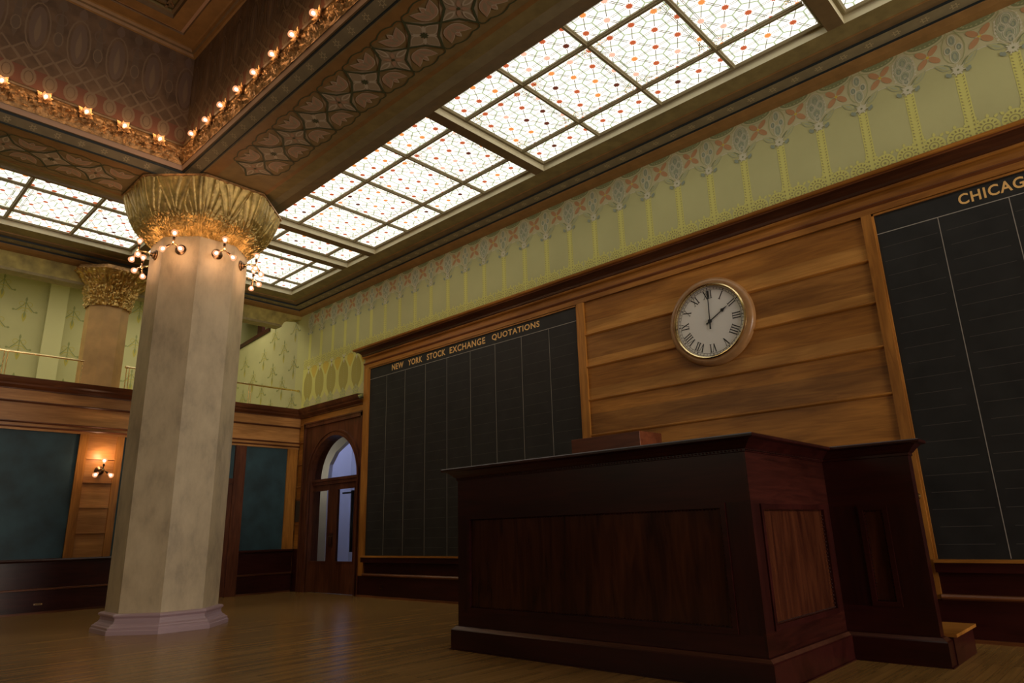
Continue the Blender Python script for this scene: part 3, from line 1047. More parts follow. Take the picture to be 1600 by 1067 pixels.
# second door, hidden by the column but for its right jamb
D2 = empty('door_2', (XB, 6.7, 0))
D2['kind'] = 'structure'
b = MB()
b.box(XB - 0.04, XB + 0.05, 7.22, 7.48, 0, 3.40, 'brown_door')
b.box(XB - 0.04, XB + 0.05, 5.95, 6.15, 0, 3.40, 'brown_door')
b.box(XB - 0.04, XB + 0.03, 6.15, 7.22, 2.50, 2.62, 'brown_door')
b.build('door_frame', D2)
lf = MB().box(XB - 0.04, XB + 0.0, 6.15, 7.22, 0.01, 2.50, 'brown_door').build('door_leaf', D2)
MB().box(XB - 0.04, XB - 0.015, 6.15, 7.22, 2.62, 3.40, 'teal').build('transom_glass', D2)

# gallery: floor, side wall, back wall, header
g = MB()
g.box(-20.7, XG - 0.15, YE, YW, 4.16, 4.30, 'plaster_sage')
g.build('floor_gallery', kind='structure')
XGB = -20.5
gs = MB()
# side wall plane with a sloping stair opening
op = [(-17.92, 7.06), (-17.92, 7.75), (-20.5, 7.75), (-20.5, 6.86)]
gs.box(-17.92, XG - 0.14, YW, YW + 0.1, 4.16, 8.1, 'plaster_sage')
gs.prism([(-17.92, YW, 4.16), (-17.92, YW, 7.05), (XGB, YW, 6.84), (XGB, YW, 4.16)], (0, 0.1, 0), 'plaster_sage')
WG = gs.build('wall_gallery_side', kind='structure', fix=False)
b = MB()
b.prism([(-17.90, YW - 0.05, 7.02), (-17.90, YW - 0.05, 7.13), (XGB, YW - 0.05, 6.92), (XGB, YW - 0.05, 6.81)], (0, 0.10, 0), 'mahog_x')
b.build('stair_stringer', WG)
b = MB()
b.box(XGB, -17.9, YW + 0.9, YW + 1.0, 6.4, 8.1, 'st_grey')
b.box(XGB, -17.9, YW, YW + 1.0, 8.0, 8.1, 'plaster_sage')
b.box(-17.92, -17.85, YW + 0.105, YW + 1.0, 6.4, 8.1, 'st_grey')
b.build('wall_stair', kind='structure', fix=False)
light('stair_fill', 'POINT', (-18.6, 9.1, 7.75), 9, (1.0, 0.9, 0.75), 0.1)  # unseen fill added to brighten the dark stair space
MB().box(-19.35, -19.05, YW + 0.3, YW + 0.4, 6.5, 8.0, 'mahog_z').build('stair_post', WG)
gb = MB()
gb.box(XGB - 0.1, XGB, YE, YW + 1, 4.16, 8.1, 'plaster_sage')
WGB = gb.build('wall_gallery_back', kind='structure')
b = MB()
b.box(XGB, XGB + 0.12, 3.93, 4.36, 4.3, 8.0, 'pale_green')
b.box(XGB, XGB + 0.12, -1.6, -1.2, 4.3, 8.0, 'pale_green')
b.build('pilaster', WGB)
MB().box(XGB, XG - 0.3, YE, YW + 1, 8.1, 8.2, 'plaster_sage').build('ceiling_gallery', kind='structure')


def tree_motif(d, s, t):
    """branching stencil: bars and leaves around an upright, a drop below"""
    G1, G2 = 'st_green', 'st_pod'
    d.line([(s, t + 0.06), (s, t - 0.42)], 0.022, G1, 2)
    d.petal((s, t + 0.02), PI / 2, 0, 0.13, 0.05, G1, 3)
    for sg in (-1, 1):
        d.line([(s, t), (s + sg * 0.08, t - 0.12), (s + sg * 0.19, t - 0.24), (s + sg * 0.25, t - 0.23)], 0.024, G1, 2)
        d.line([(s, t - 0.16), (s + sg * 0.07, t - 0.16), (s + sg * 0.15, t - 0.24)], 0.020, G2, 2)
        d.ring((s + sg * 0.085, t - 0.05), 0.06, 0.06, 0.012, G2, 2, 8)
        d.ell((s + sg * 0.25, t - 0.235), 0.032, 0.028, G1, 3, 6)
        d.line([(s, t - 0.22), (s + sg * 0.05, t - 0.24)], 0.014, G2, 2)
    d.petal((s, t - 0.26), -PI / 2, 0, 0.28, 0.10, G2, 3)
    d.petal((s, t - 0.24), -PI / 2, 0, 0.20, 0.05, G1, 4)


b = MB()
d = Draw(b, lambda s, t, l: (s, YW - 0.0015 * l, t))
for ix in range(0, 8):
    xx = -16.43 - ix * 0.582
    for iz in range(0, 4):
        zt = (6.90 if ix % 2 == 0 else 6.42) - iz * 1.03
        if zt < 4.3 or xx < -20.3:
            continue
        if xx < -17.6 and zt + 0.16 > 7.0 - (-17.6 - xx) * 0.08:
            continue
        tree_motif(d, xx, zt)
b.build('painted_trees', WG, fix=False)
b = MB()
d = Draw(b, lambda s, t, l: (XGB + 0.0015 * l, s, t))
for iy in range(-16, 10):
    yy = 3.475 + iy * 0.54
    if 3.75 < yy < 4.45 or yy > 8.7 or -1.7 < yy < -1.1:
        continue
    for iz in range(0, 4):
        zt = (7.32 if iy % 2 == 0 else 7.83) - iz * 1.01
        if zt > 4.5:
            tree_motif(d, yy, zt)
b.build('painted_trees', WGB, fix=False)

# header beam over the gallery opening
hb = MB()
hb.box(XG - 0.30, XG, YE, 8.33, 6.66, 7.04, 'header')
hb.box(XG - 0.30, XG + 0.012, YE, 8.33, 6.64, 6.70, 'olive')
hb.box(XG - 0.30, XG, YE, 8.33, 7.04, 8.15, 'header')
hb.box(XG - 0.30, XG - 0.05, 8.33, YW, 7.04, 8.15, 'header')
hb.prism([(XG, 8.33, 6.66), (XG, 8.38, 6.76), (XG, 8.47, 6.85), (XG, 8.62, 6.92), (XG, YW, 6.96), (XG, YW, 7.2), (XG, 8.33, 7.2)], (-0.3, 0, 0), 'header')
hb.build('trim_2', kind='structure', fix=False)

# ------------------------------------------------------------------ ceiling: mouldings, beams, coffered skylights
# wall moulding (offset inward from the wall)
wallp = [(XE, YW), (XG, YW), (XG, YE)]
prof = [(0, 7.04), (0.02, 7.045), (0.10, 7.07), (0.17, 7.11), (0.18, 7.125), (0.18, 7.16), (0.39, 7.16), (0.40, 7.155), (0.40, 7.195), (0.46, 7.20), (0.53, 7.215), (0.54, 7.235), (0.80, 7.25)]
mts = ['moulding', 'moulding', 'moulding', 'moulding', 'navy', 'olive2', 'olive', 'navy', 'brown', 'brown', 'moulding', 'olive']
MB().sweep(wallp, prof, mts, side=1).build('trim_3', kind='structure', fix=False)

# rosettes on the moulding
b = MB()


def rosette(d, s, t, r=0.045):
    d.ring((s, t), r * 0.62, r * 0.62, 0.010, 'rosette', 1, 8)
    for a in range(0, 360, 60):
        d.ell((s + r * math.cos(math.radians(a)), t + r * math.sin(math.radians(a))), 0.010, 0.010, 'rosette', 1, 6)


d = Draw(b, lambda s, t, l: (s, t, 7.16 - 0.0015 * l))
x = -15.6
while x < 0.5:
    rosette(d, x, YW - 0.285)
    x += 0.318
y = 8.3
while y > -1:
    rosette(d, XG + 0.285, y)
    y -= 0.318
b.build('painted_rosettes', bpy.data.objects['trim_3'], fix=False)

# beam ring: inner rectangle (well) and outer rectangle (towards the skylights)
WX0, WY1 = CX + 0.61, 3.75          # well edge at the soffit
WX1, WY0 = 3.2, -3.75
OX0, OY1 = CX - 0.56, CY + 0.56     # outer edge at the soffit
OX1, OY0 = 4.3, -(CY + 0.56)
inner = [(WX0, WY0), (WX1, WY0), (WX1, WY1), (WX0, WY1)]
outer = [(OX0, OY0), (OX1, OY0), (OX1, OY1), (OX0, OY1)]
so = MB()
for a in range(4):
    c = (a + 1) % 4
    so.poly([(*inner[a], 7.0), (*inner[c], 7.0), (*outer[c], 7.0), (*outer[a], 7.0)], 'sof_base')
# outside steps up to the skylight edge
prof = [(-0.07, 6.998), (0, 6.998), (0.0, 7.03), (0.02, 7.04), (0.24, 7.065), (0.25, 7.085), (0.265, 7.09), (0.44, 7.12), (0.45, 7.14), (0.72, 7.22), (0.74, 7.25)]
so.sweep(outer, prof, ['moulding', 'moulding', 'moulding', 'olive', 'navy', 'moulding', 'olive2', 'brown', 'brown', 'brown'], closed=True, side=-1)
# inside corbelling of the well
prof = [(-0.02, 6.998), (0, 6.998), (0.0, 7.02), (0.13, 7.09), (0.14, 7.105), (0.14, 7.125), (0.16, 7.13), (0.175, 7.21), (0.165, 7.225)]
so.sweep(inner, prof, ['navy', 'navy', 'olive2', 'navy', 'navy', 'brown', 'sof_rose', 'brown'], closed=True, side=1)
# orange margins of the soffit
for (p0, p1) in (((WX0 - 0.0, WY1), (WX1, WY1)),):
    pass
so.sweep(inner, [(-0.225, 6.9985), (-0.045, 6.9985)], ['moulding'], closed=True, side=1)
BEAM = so.build('trim_4', kind='structure', fix=False)

# ornament on the soffits
def soffit_pattern(d, s, flower):
    h = 0.305
    # diamond cell
    dia = [(s - h, 0), (s, h), (s + h, 0), (s, -h)]
    d.poly(dia, 'sof_tan', 1)
    for a, bb in zip(dia, dia[1:] + dia[:1]):
        m1 = (a[0] * 0.5 + bb[0] * 0.5, a[1] * 0.5 + bb[1] * 0.5)
        k = 0.80 if flower else 0.74
        m2 = (s + (m1[0] - s) * k, m1[1] * k)
        d.line([a, (a[0] * 0.75 + m2[0] * 0.25, a[1] * 0.75 + m2[1] * 0.25), m2, (bb[0] * 0.75 + m2[0] * 0.25, bb[1] * 0.75 + m2[1] * 0.25), bb], 0.030, 'sof_green', 5)
    if flower:
        for a in range(0, 360, 90):
            d.petal((s, 0), math.radians(a), 0.03, 0.25, 0.16, 'sof_cream', 2)
            d.petal((s, 0), math.radians(a), 0.04, 0.235, 0.135, 'sof_tan', 3)
            d.petal((s, 0), math.radians(a + 45), 0.03, 0.17, 0.05, 'sof_cream', 3)
        for a in range(0, 360, 45):
            d.petal((s, 0), math.radians(a), 0.0, 0.06, 0.025, 'sof_green', 5)
    else:
        for a in range(0, 360, 90):
            d.petal((s, 0), math.radians(a), 0.06, 0.285, 0.085, 'sof_cream', 4)
            d.petal((s, 0), math.radians(a), 0.09, 0.26, 0.045, 'sof_tan', 5)
            d.petal((s, 0), math.radians(a + 45), 0.02, 0.13, 0.05, 'sof_rose', 4)
        d.ell((s, 0), 0.022, 0.022, 'sof_green', 6, 8)
    # rose trefoils filling the gaps between the diamonds
    sm = s + h
    for sg in (-1, 1):
        t0 = sg * 0.05
        base = (sm, sg * 0.10)
        for a in (90, 52, 128):
            ang = math.radians(a) * sg
            d.petal(base, ang, 0.00, 0.285 if a != 90 else 0.215, 0.140, 'sof_cream', 2)
            d.petal(base, ang, 0.01, 0.275 if a != 90 else 0.205, 0.120, 'sof_rose', 3)
            d.petal(base, ang, 0.05, 0.22 if a != 90 else 0.17, 0.05, 'sof_tan', 4)
        d.petal((sm, sg * 0.23), math.radians(90) * sg, 0.0, 0.10, 0.07, 'sof_cream', 4)
        d.petal((sm, sg * 0.23), math.radians(90) * sg, 0.01, 0.08, 0.045, 'sof_rose', 5)
        # scalloped outer edge
        pts = []
        for k in range(13):
            a = math.radians(180 - 180 * k / 12)
            pts.append((sm + 0.30 * math.cos(a), sg * (0.30 + 0.075 * math.sin(a) + 0.035 * abs(math.sin(3 * a)))))
        d.line(pts, 0.016, 'sof_green', 3)


b = MB()
d = Draw(b, lambda s, t, l: (s, CY + t, 6.998 - 0.0012 * l))
k = 0
x = -9.60 - 0.0
while x < 2.6:
    soffit_pattern(d, x, k % 2 == 1)
    x += 0.610
    k += 1
d = Draw(b, lambda s, t, l: (CX + t, s, 6.998 - 0.0012 * l))
k = 0
y = 2.55
while y > -3.2:
    soffit_pattern(d, y, k % 2 == 1)
    y -= 0.610
    k += 1
b.build('painted_soffit', BEAM, fix=False)

b = MB()
# rosettes on the sloping inner band (45 degree-ish)
x = WX0 + 0.3
nrm = Vector((0, -0.07, 0.13)).normalized()
d = Draw(b, lambda s, t, l: (s, WY1 - 0.065 + t * 0.88, 7.055 - t * 0.48 - 0.002 * l))
while x < 2.5:
    rosette(d, x, 0)
    x += 0.309
d = Draw(b, lambda s, t, l: (WX0 + 0.065 - t * 0.88, s, 7.055 - t * 0.48 - 0.002 * l))
y = WY1 - 0.35
while y > -2:
    rosette(d, y, 0, 0.04)
    y -= 0.309
b.build('painted_rosettes', BEAM, fix=False)

# well walls and upper ceiling
WI = 0.17
wx0, wy1, wx1, wy0 = WX0 + WI, WY1 - WI, WX1 - WI, WY0 + WI
ww = MB()
for x0, x1, y0, y1 in ((wx0 - 0.1, wx0, wy0, wy1 + 0.1), (wx0, wx1, wy1, wy1 + 0.1), (wx1, wx1 + 0.1, wy0, wy1 + 0.1), (wx0, wx1, wy0 - 0.1, wy0)):
    ww.box(x0, x1, y0, y1, 7.20, 9.5, 'well')
WELL = ww.build('wall_well', kind='structure', fix=False)
well_rect = [(wx0, wy0), (wx1, wy0), (wx1, wy1), (wx0, wy1)]
MB().sweep(well_rect, [(0, 7.54), (0.035, 7.545), (0.045, 7.565), (0.03, 7.59), (0, 7.60)], 'brown', closed=True, side=1).build('ledge', WELL, fix=False)
uc = MB()
prof = [(0, 9.27), (0.03, 9.28), (0.05, 9.32), (0.085, 9.33), (0.10, 9.37), (0.13, 9.38), (0.33, 9.385), (0.34, 9.42), (0.39, 9.42), (0.40, 9.385), (0.60, 9.385), (0.61, 9.45), (0.65, 9.46), (0.65, 9.52)]
uc.sweep(well_rect, prof, ['moulding', 'moulding', 'brown', 'moulding', 'moulding', 'moulding', 'brown', 'sof_rose', 'sof_rose', 'moulding', 'brown', 'brown', 'olive'], closed=True, side=1)
uc.box(wx0 - 0.1, wx1 + 0.1, wy0 - 0.1, wy1 + 0.1, 9.52, 9.6, 'olive')
UC = uc.build('ceiling_well', kind='structure', fix=False)
b = MB()
for k in range(14):
    y = wy1 - 0.75 - k * 0.25
    b.box(wx0 + 0.66, wx0 + 6, y - 0.02, y + 0.02, 9.47, 9.52, 'brown')
for k in range(24):
    x = wx0 + 0.75 + k * 0.25
    b.box(x - 0.02, x + 0.02, wy1 - 4, wy1 - 0.66, 9.47, 9.52, 'brown')
    b.prism([(x, wy1 - 0.66, 9.48), (x + 0.02, wy1 - 0.66, 9.48), (x + 0.27, wy1 - 0.91, 9.48), (x + 0.25, wy1 - 0.91, 9.48)], (0, 0, 0.03), 'gold_dim')
b.build('ceiling_grille', UC)

# stencilled bands of the well walls
M['w_oval'] = mat('well_stencil_ochre', (0.221, 0.149, 0.085), 0.7)
M['w_red'] = mat('well_stencil_red', (0.170, 0.068, 0.036), 0.7)
M['w_pod'] = mat('well_stencil_mauve', (0.170, 0.111, 0.072), 0.7)
M['w_dark'] = mat('well_stencil_umber', (0.15, 0.10, 0.06), 0.7)


def well_pattern(d, s0, s1):
    d.poly([(s0, 7.60), (s1, 7.60), (s1, 7.90), (s0, 7.90)], 'w_red', 1)
    s = s0 + 0.13
    k = 0
    while s < s1:
        d.ell((s, 7.76), 0.095, 0.145, 'w_oval', 2, 12)
        d.ring((s, 7.76), 0.055, 0.095, 0.012, 'well', 3, 10)
        for q in (0, 1):
            c = (s + 0.14 * q, 8.0 + 0.14 * q)
            d.line([(c[0] - 0.12, c[1]), (c[0], c[1] + 0.14), (c[0] + 0.12, c[1]), (c[0], c[1] - 0.14)], 0.025, 'w_oval', 2, True)
        if k % 2 == 0:
            d.ell((s, 8.62), 0.11, 0.36, 'w_pod', 1, 14)
            d.ring((s, 8.62), 0.15, 0.42, 0.02, 'w_oval', 2, 16)
            d.petal((s, 8.35), PI / 2, 0, 0.5, 0.08, 'w_oval', 2)
        else:
            d.petal((s, 8.30), PI / 2, 0, 0.8, 0.10, 'w_dark', 1)
            d.ring((s, 8.55), 0.06, 0.12, 0.015, 'w_oval', 2, 10)
            d.ring((s, 8.9), 0.08, 0.10, 0.015, 'w_pod', 2, 10)
        d.petal((s, 9.05), PI / 2, 0, 0.22, 0.12, 'w_dark' if k % 2 else 'w_pod', 1)
        s += 0.265
        k += 1


b = MB()
well_pattern(Draw(b, lambda s, t, l: (wx0 + 0.0015 * l, s, t)), -3.0, wy1 - 0.01)
well_pattern(Draw(b, lambda s, t, l: (s, wy1 - 0.0015 * l, t)), wx0 + 0.01, 2.5)
b.build('painted_stencil', WELL, fix=False)

# gilded leaf frieze carrying the bulbs: a displaced strip
BSP = 0.522
bulb_x0 = -10.09
bulb_y0 = 3.16


def leaf_strip(fn, s0, s1, bulbs0):
    ns = int((s1 - s0) / 0.018)
    nz = 18
    vs, fs = [], []
    for i in range(ns + 1):
        s = s0 + (s1 - s0) * i / ns
        for j in range(nz + 1):
            t = j / nz
            z = 7.21 + 0.335 * t
            ph = ((s - bulbs0) / BSP) % 1.0
            u = (ph if ph < 0.5 else ph - 1) * BSP
            r = math.hypot(u, (z - 7.47))
            ang = math.atan2(z - 7.47, u)
            leaf = max(0, 1 - r / 0.24) * (0.5 + 0.5 * math.cos(11 * ang + r * 40)) * 0.045
            curl = 0.5 + 0.5 * math.sin(18 * u * math.copysign(1, u) + 26 * t + 3 * noise.noise(Vector((s * 5, z * 9, 0))))
            turb = abs(noise.noise(Vector((s * 17, z * 17, 3.1)))) * 0.085 + abs(noise.noise(Vector((s * 38, z * 38, 9.1)))) * 0.02
            env = math.sin(PI * min(1, max(0, t)) * 0.9 + 0.15)
            vs.append(fn(s, z, 0.008 + env * (leaf + curl * 0.018 + turb)))
    for i in range(ns):
        for j in range(nz):
            a = i * (nz + 1) + j
            fs.append((a, a + 1, a + nz + 2, a + nz + 1))
    return vs, fs


b = MB()
b.ml = ['gold_dim']
vs, fs = leaf_strip(lambda s, z, h: (s, wy1 - h, z), wx0, -2.6, bulb_x0)
b.v += vs
b.f += fs
o = len(b.v)
vs, fs = leaf_strip(lambda s, z, h: (wx0 + h, s, z), -1.6, wy1, bulb_y0)
b.v += vs
b.f += [tuple(o + q for q in f) for f in fs]
b.mi = [0] * len(b.f)
b.build('gilded_leaf_frieze', WELL, smooth=True, fix=False)

# ------------------------------------------------------------------ bulbs along the frieze
def bulb_lathe(b, origin, direction, r=0.042, mt='bulb'):
    dv = Vector(direction).normalized()
    q = Vector((0, 0, 1)).rotation_difference(dv).to_matrix()
    pr = [(0.0, 1.0), (0.5, 0.93), (0.85, 0.72), (1.0, 0.45), (0.93, 0.15), (0.66, -0.25), (0.42, -0.55), (0.36, -0.8)]
    b.lathe([(a * r, c * r * 1.25) for a, c in reversed(pr)], mt, 16, origin, 'z', 0, q)
    b.lathe([(0, -0.5 * r), (0.38 * r, -0.3 * r), (0.55 * r, 0.15 * r), (0.40 * r, 0.6 * r), (0, 0.75 * r)], 'filament', 10, origin, 'z', 0, q)


def make_bulb():
    r = empty('frieze_bulb', (0, 0, 0))
    # local: wall at y = 0, room towards -y
    b = MB()
    bulb_lathe(b, (0, -0.115, 0.0), (0, -1, 0.25), 0.046)
    g = b.build('bulb_glass', r, smooth=True)
    b = MB()
    b.lathe([(0.03, 0), (0.032, -0.03), (0.022, -0.05), (0.020, -0.085), (0.0, -0.086)], 'brass', 14, (0, 0, 0), 'y')
    b.build('socket', r, smooth=True)
    b = MB()
    for k in range(8):
        a = 2 * PI * k / 8 + 0.2
        u = Vector((math.cos(a), 0, math.sin(a)))
        v = Vector((-math.sin(a), 0, math.cos(a)))
        rr = 0.13 if k % 2 else 0.10
        pts = [u * 0.02 + Vector((0, -0.03, 0)), u * rr * 0.6 + v * 0.035 + Vector((0, -0.07, 0)), u * rr + Vector((0, -0.09, 0)), u * rr * 0.6 - v * 0.035 + Vector((0, -0.07, 0))]
        b.prism(pts, (0, 0.012, 0), 'gold_dim')
    b.build('leaf_rosette', r)
    return r


proto = make_bulb()
first = True
n_x, n_y = 9, 6
ZBL = 7.475
bulbs = [(bulb_x0 + k * BSP, wy1 - 0.004, 0.0, 'x', k) for k in range(11)] + [(wx0 + 0.004, bulb_y0 - k * BSP, math.radians(90), 'y', k) for k in range(6)]
ordn = ['nearest the inner corner', 'second from the inner corner', 'third from the inner corner', 'fourth from the inner corner', 'fifth from the inner corner', 'sixth from the inner corner', 'seventh from the inner corner',
        'eighth from the inner corner', 'ninth from the inner corner', 'tenth from the inner corner', 'eleventh from the inner corner', 'twelfth from the inner corner', 'thirteenth from the inner corner', 'fourteenth from the inner corner']
for (bx, by, rz, side, k) in bulbs:
    o = proto if first else copy_tree(proto)
    first = False
    o.location = (bx, by, ZBL)
    o.rotation_euler = (0, 0, rz)
    where = 'row rising to the right' if side == 'x' else 'row at the left'
    tag(o, 'glowing bulb on gilded frieze, %s, %s' % (where, ordn[k]), 'light bulb', 'bulbs along the gilded ceiling frieze')
    off = Vector((0, -0.17, 0.03)) if side == 'x' else Vector((0.17, 0, 0.03))
    light('frieze_bulb_glow', 'POINT', Vector((bx, by, ZBL)) + off, 1.7, (1.0, 0.60, 0.32), 0.045)

# ------------------------------------------------------------------ aisle ceiling with skylight bays
ZC, ZG = 7.25, 7.36
bays = []       # x0, x1, y0, y1, xcuts, ycuts, label
ya, yb = 5.62, 8.09
yc = [6.215, 7.505]
def quarter(x0, x1, n=4):
    g0, g1 = x0 + 0.07, x1 - 0.07
    return [g0 + (g1 - g0) * k / n for k in range(1, n)]


bays.append((-1.73, 3.02, ya, yb, quarter(-1.73, 3.02), yc, 'leaded glass skylight bay at the top right corner of the photo'))
bays.append((-6.70, -1.93, ya, yb, [-5.47, -4.32, -3.155], yc, 'large leaded glass skylight bay above the clock, nearest full bay'))
bays.append((-11.66, -6.89, ya, yb, quarter(-11.66, -6.89), yc, 'leaded glass skylight bay above the first quotation board, four panels long'))
bays.append((-12.74, -11.86, ya, yb, [], yc, 'short leaded glass skylight bay right of the gilded capital'))
bays.append((-15.28, -12.95, ya, yb, [-14.72, -13.47], yc, 'square leaded glass skylight bay in the far corner of the ceiling'))
bays.append((-15.30, -12.88, 4.49, 5.43, [-14.76, -13.52], [], 'short leaded glass skylight bay behind the gilded capital'))
bays.append((-15.30, -12.88, -0.26, 4.30, [-14.76, -13.52], [3.12, 2.01, 0.90], 'leaded glass skylight bay at the left edge of the photo'))

cl = MB()
# ceiling at ZC: strips around and between the bays
def rect(x0, x1, y0, y1, mt='olive'):
    cl.box(x0, x1, y0, y1, ZC, ZC + 0.2, mt)


rect(XG - 0.2, XE, yb, YW + 0.1)                        # along right wall
rect(XG - 0.2, -15.30, YE, yb)                      # along gallery
xs = sorted([(b_[0], b_[1]) for b_ in bays if b_[2] == ya])
prev = -15.30
for a, c in xs:
    if a > prev:
        rect(prev, a, ya, yb, 'brown')
    prev = c
rect(prev, XE, ya, yb)
ys = sorted([(b_[2], b_[3]) for b_ in bays if b_[0] == -15.30])
prev = YE
for a, c in ys:
    rect(-15.30, -12.88, prev, a, 'brown')
    prev = c
rect(-15.30, -12.88, prev, ya, 'brown')
rect(-12.88, OX0, YE, ya)
rect(OX0, XE, OY1, ya)
rect(OX0 , XE, YE, OY0)
rect(OX1, XE, OY0, OY1)
# roof over the beams so no daylight leaks in
cl.box(OX0, wx0, OY0, OY1, 7.45, 7.6, 'olive')
cl.box(wx0, OX1, wy1, OY1, 7.45, 7.6, 'olive')
cl.box(wx1, OX1, OY0, wy1, 7.45, 7.6, 'olive')
cl.box(wx0, wx1, OY0, wy0, 7.45, 7.6, 'olive')
cl.build('ceiling', kind='structure', fix=False)

DOTS = ['g_red', 'g_red', 'g_orange', 'g_red', 'g_pink', 'g_dark', 'g_orange', 'g_red']
LX, LY = 0.330, 0.2865
LX0, LY0 = -4.532, 6.045


def clip(p, q, x0, x1, y0, y1):
    dx, dy = q[0] - p[0], q[1] - p[1]
    t0, t1 = 0.0, 1.0
    for pp, qq in ((-dx, p[0] - x0), (dx, x1 - p[0]), (-dy, p[1] - y0), (dy, y1 - p[1])):
        if abs(pp) < 1e-9:
            if qq < 0:
                return None
        else:
            r = qq / pp
            if pp < 0:
                t0 = max(t0, r)
            else:
                t1 = min(t1, r)
    if t0 >= t1:
        return None
    return (p[0] + t0 * dx, p[1] + t0 * dy), (p[0] + t1 * dx, p[1] + t1 * dy)


def glass_pane(parent, x0, x1, y0, y1, detail, swap):
    b = MB()
    b.box(x0, x1, y0, y1, ZG + 0.02, ZG + 0.03, 'glass')
    d = Draw(b, lambda s, t, l: (s, t, ZG + 0.02 - 0.0012 * l))

    def ln(p, q, wd, mt, layer):
        c = clip(p, q, x0, x1, y0, y1)
        if c:
            d.line(c, wd, mt, layer)
    # the lattice runs along the bay: rows across it
    iy0 = int(math.floor(((y0 if not swap else x0) - LY0) / LY)) - 1
    iy1 = int(math.ceil(((y1 if not swap else x1) - LY0) / LY)) + 1
    for iy in range(iy0, iy1 + 1):
        yy = LY0 + iy * LY
        off = 0.0 if iy % 2 == 0 else LX / 2
        a, c = (x0, x1) if not swap else (y0, y1)
        ix0 = int(math.floor((a - LX0 - off) / LX)) - 1
        ix1 = int(math.ceil((c - LX0 - off) / LX)) + 1
        for ix in range(ix0, ix1 + 1):
            xx = LX0 + off + ix * LX

            def T(u, v):
                return (u, v) if not swap else (v, u)
            hexa = [(xx + 0.1905 * math.cos(math.radians(30 + 60 * k)), yy + 0.1905 * math.sin(math.radians(30 + 60 * k)) * 1.0) for k in range(6)]
            for k in range(3):
                ln(T(*hexa[k]), T(*hexa[(k + 1) % 6]), 0.019, 'g_green', 1)
            
            # links to neighbours: pairs of leads one way, single the others
            for sx in (-0.014, 0.014):
                ln(T(xx + LX / 2 * 0.22 + sx, yy + LY * 0.22), T(xx + LX / 2 * 0.78 + sx, yy + LY * 0.78), 0.011, 'g_line', 2)
            ln(T(xx - LX / 2 * 0.2, yy + LY * 0.2), T(xx - LX / 2 * 0.8, yy + LY * 0.8), 0.011, 'g_line', 2)
            if detail:
                for k in (-0.012, 0.012):
                    ln(T(xx + 0.06, yy + k), T(xx + LX - 0.06, yy + k), 0.008, 'g_line', 2)
            px, py = T(xx, yy)
            if x0 + 0.012 < px < x1 - 0.012 and y0 + 0.012 < py < y1 - 0.012:
                rr = 0.042
                rr = min(rr, px - x0, x1 - px, py - y0, y1 - py)
                mt = random.choice(DOTS)
                d.ell((px, py), rr, rr, mt, 4, 10)
                if detail and rr > 0.03:
                    for k in range(10):
                        a = 2 * PI * k / 10
                        qx, qy = px + 0.047 * math.cos(a), py + 0.047 * math.sin(a)
                        if x0 < qx - 0.01 and qx + 0.01 < x1 and y0 < qy - 0.01 and qy + 0.01 < y1:
                            d.ell((qx, qy), 0.007, 0.007, mt, 3, 5)
    wide = (x1 - x0 > 0.8 and y1 - y0 > 0.8)
    if wide:
        for m_ in (0.105, 0.125):
            d.line([(x0 + m_, y0 + m_), (x1 - m_, y0 + m_), (x1 - m_, y1 - m_), (x0 + m_, y1 - m_)], 0.008, 'g_line', 2, True)
        for cx_, sx_ in ((x0, 1), (x1, -1)):
            for cy_, sy_ in ((y0, 1), (y1, -1)):
                for k in range(46 if detail else 26):
                    u, v = random.uniform(0.03, 0.24), random.uniform(0.03, 0.24)
                    if u + v > 0.36:
                        continue
                    d.ell((cx_ + sx_ * u, cy_ + sy_ * v), 0.012, 0.007, random.choice(['g_line', 'g_gold', 'g_dark', 'g_green', 'g_pink']), 5, 5, random.uniform(0, 3))
        # filigree along the border
        t = 0.26
        while t < (x1 - x0) - 0.26:
            for yy in (y0 + 0.06, y1 - 0.06):
                d.ell((x0 + t, yy + random.uniform(-0.02, 0.02)), 0.012, 0.005, random.choice(['g_line', 'g_green']), 3, 5, random.uniform(0, 3))
            t += 0.05
        t = 0.26
        while t < (y1 - y0) - 0.26:
            for xx in (x0 + 0.06, x1 - 0.06):
                d.ell((xx + random.uniform(-0.02, 0.02), y0 + t), 0.012, 0.005, random.choice(['g_line', 'g_green']), 3, 5, random.uniform(0, 3))
            t += 0.05
    return b.build('glass_pane', parent, fix=False)


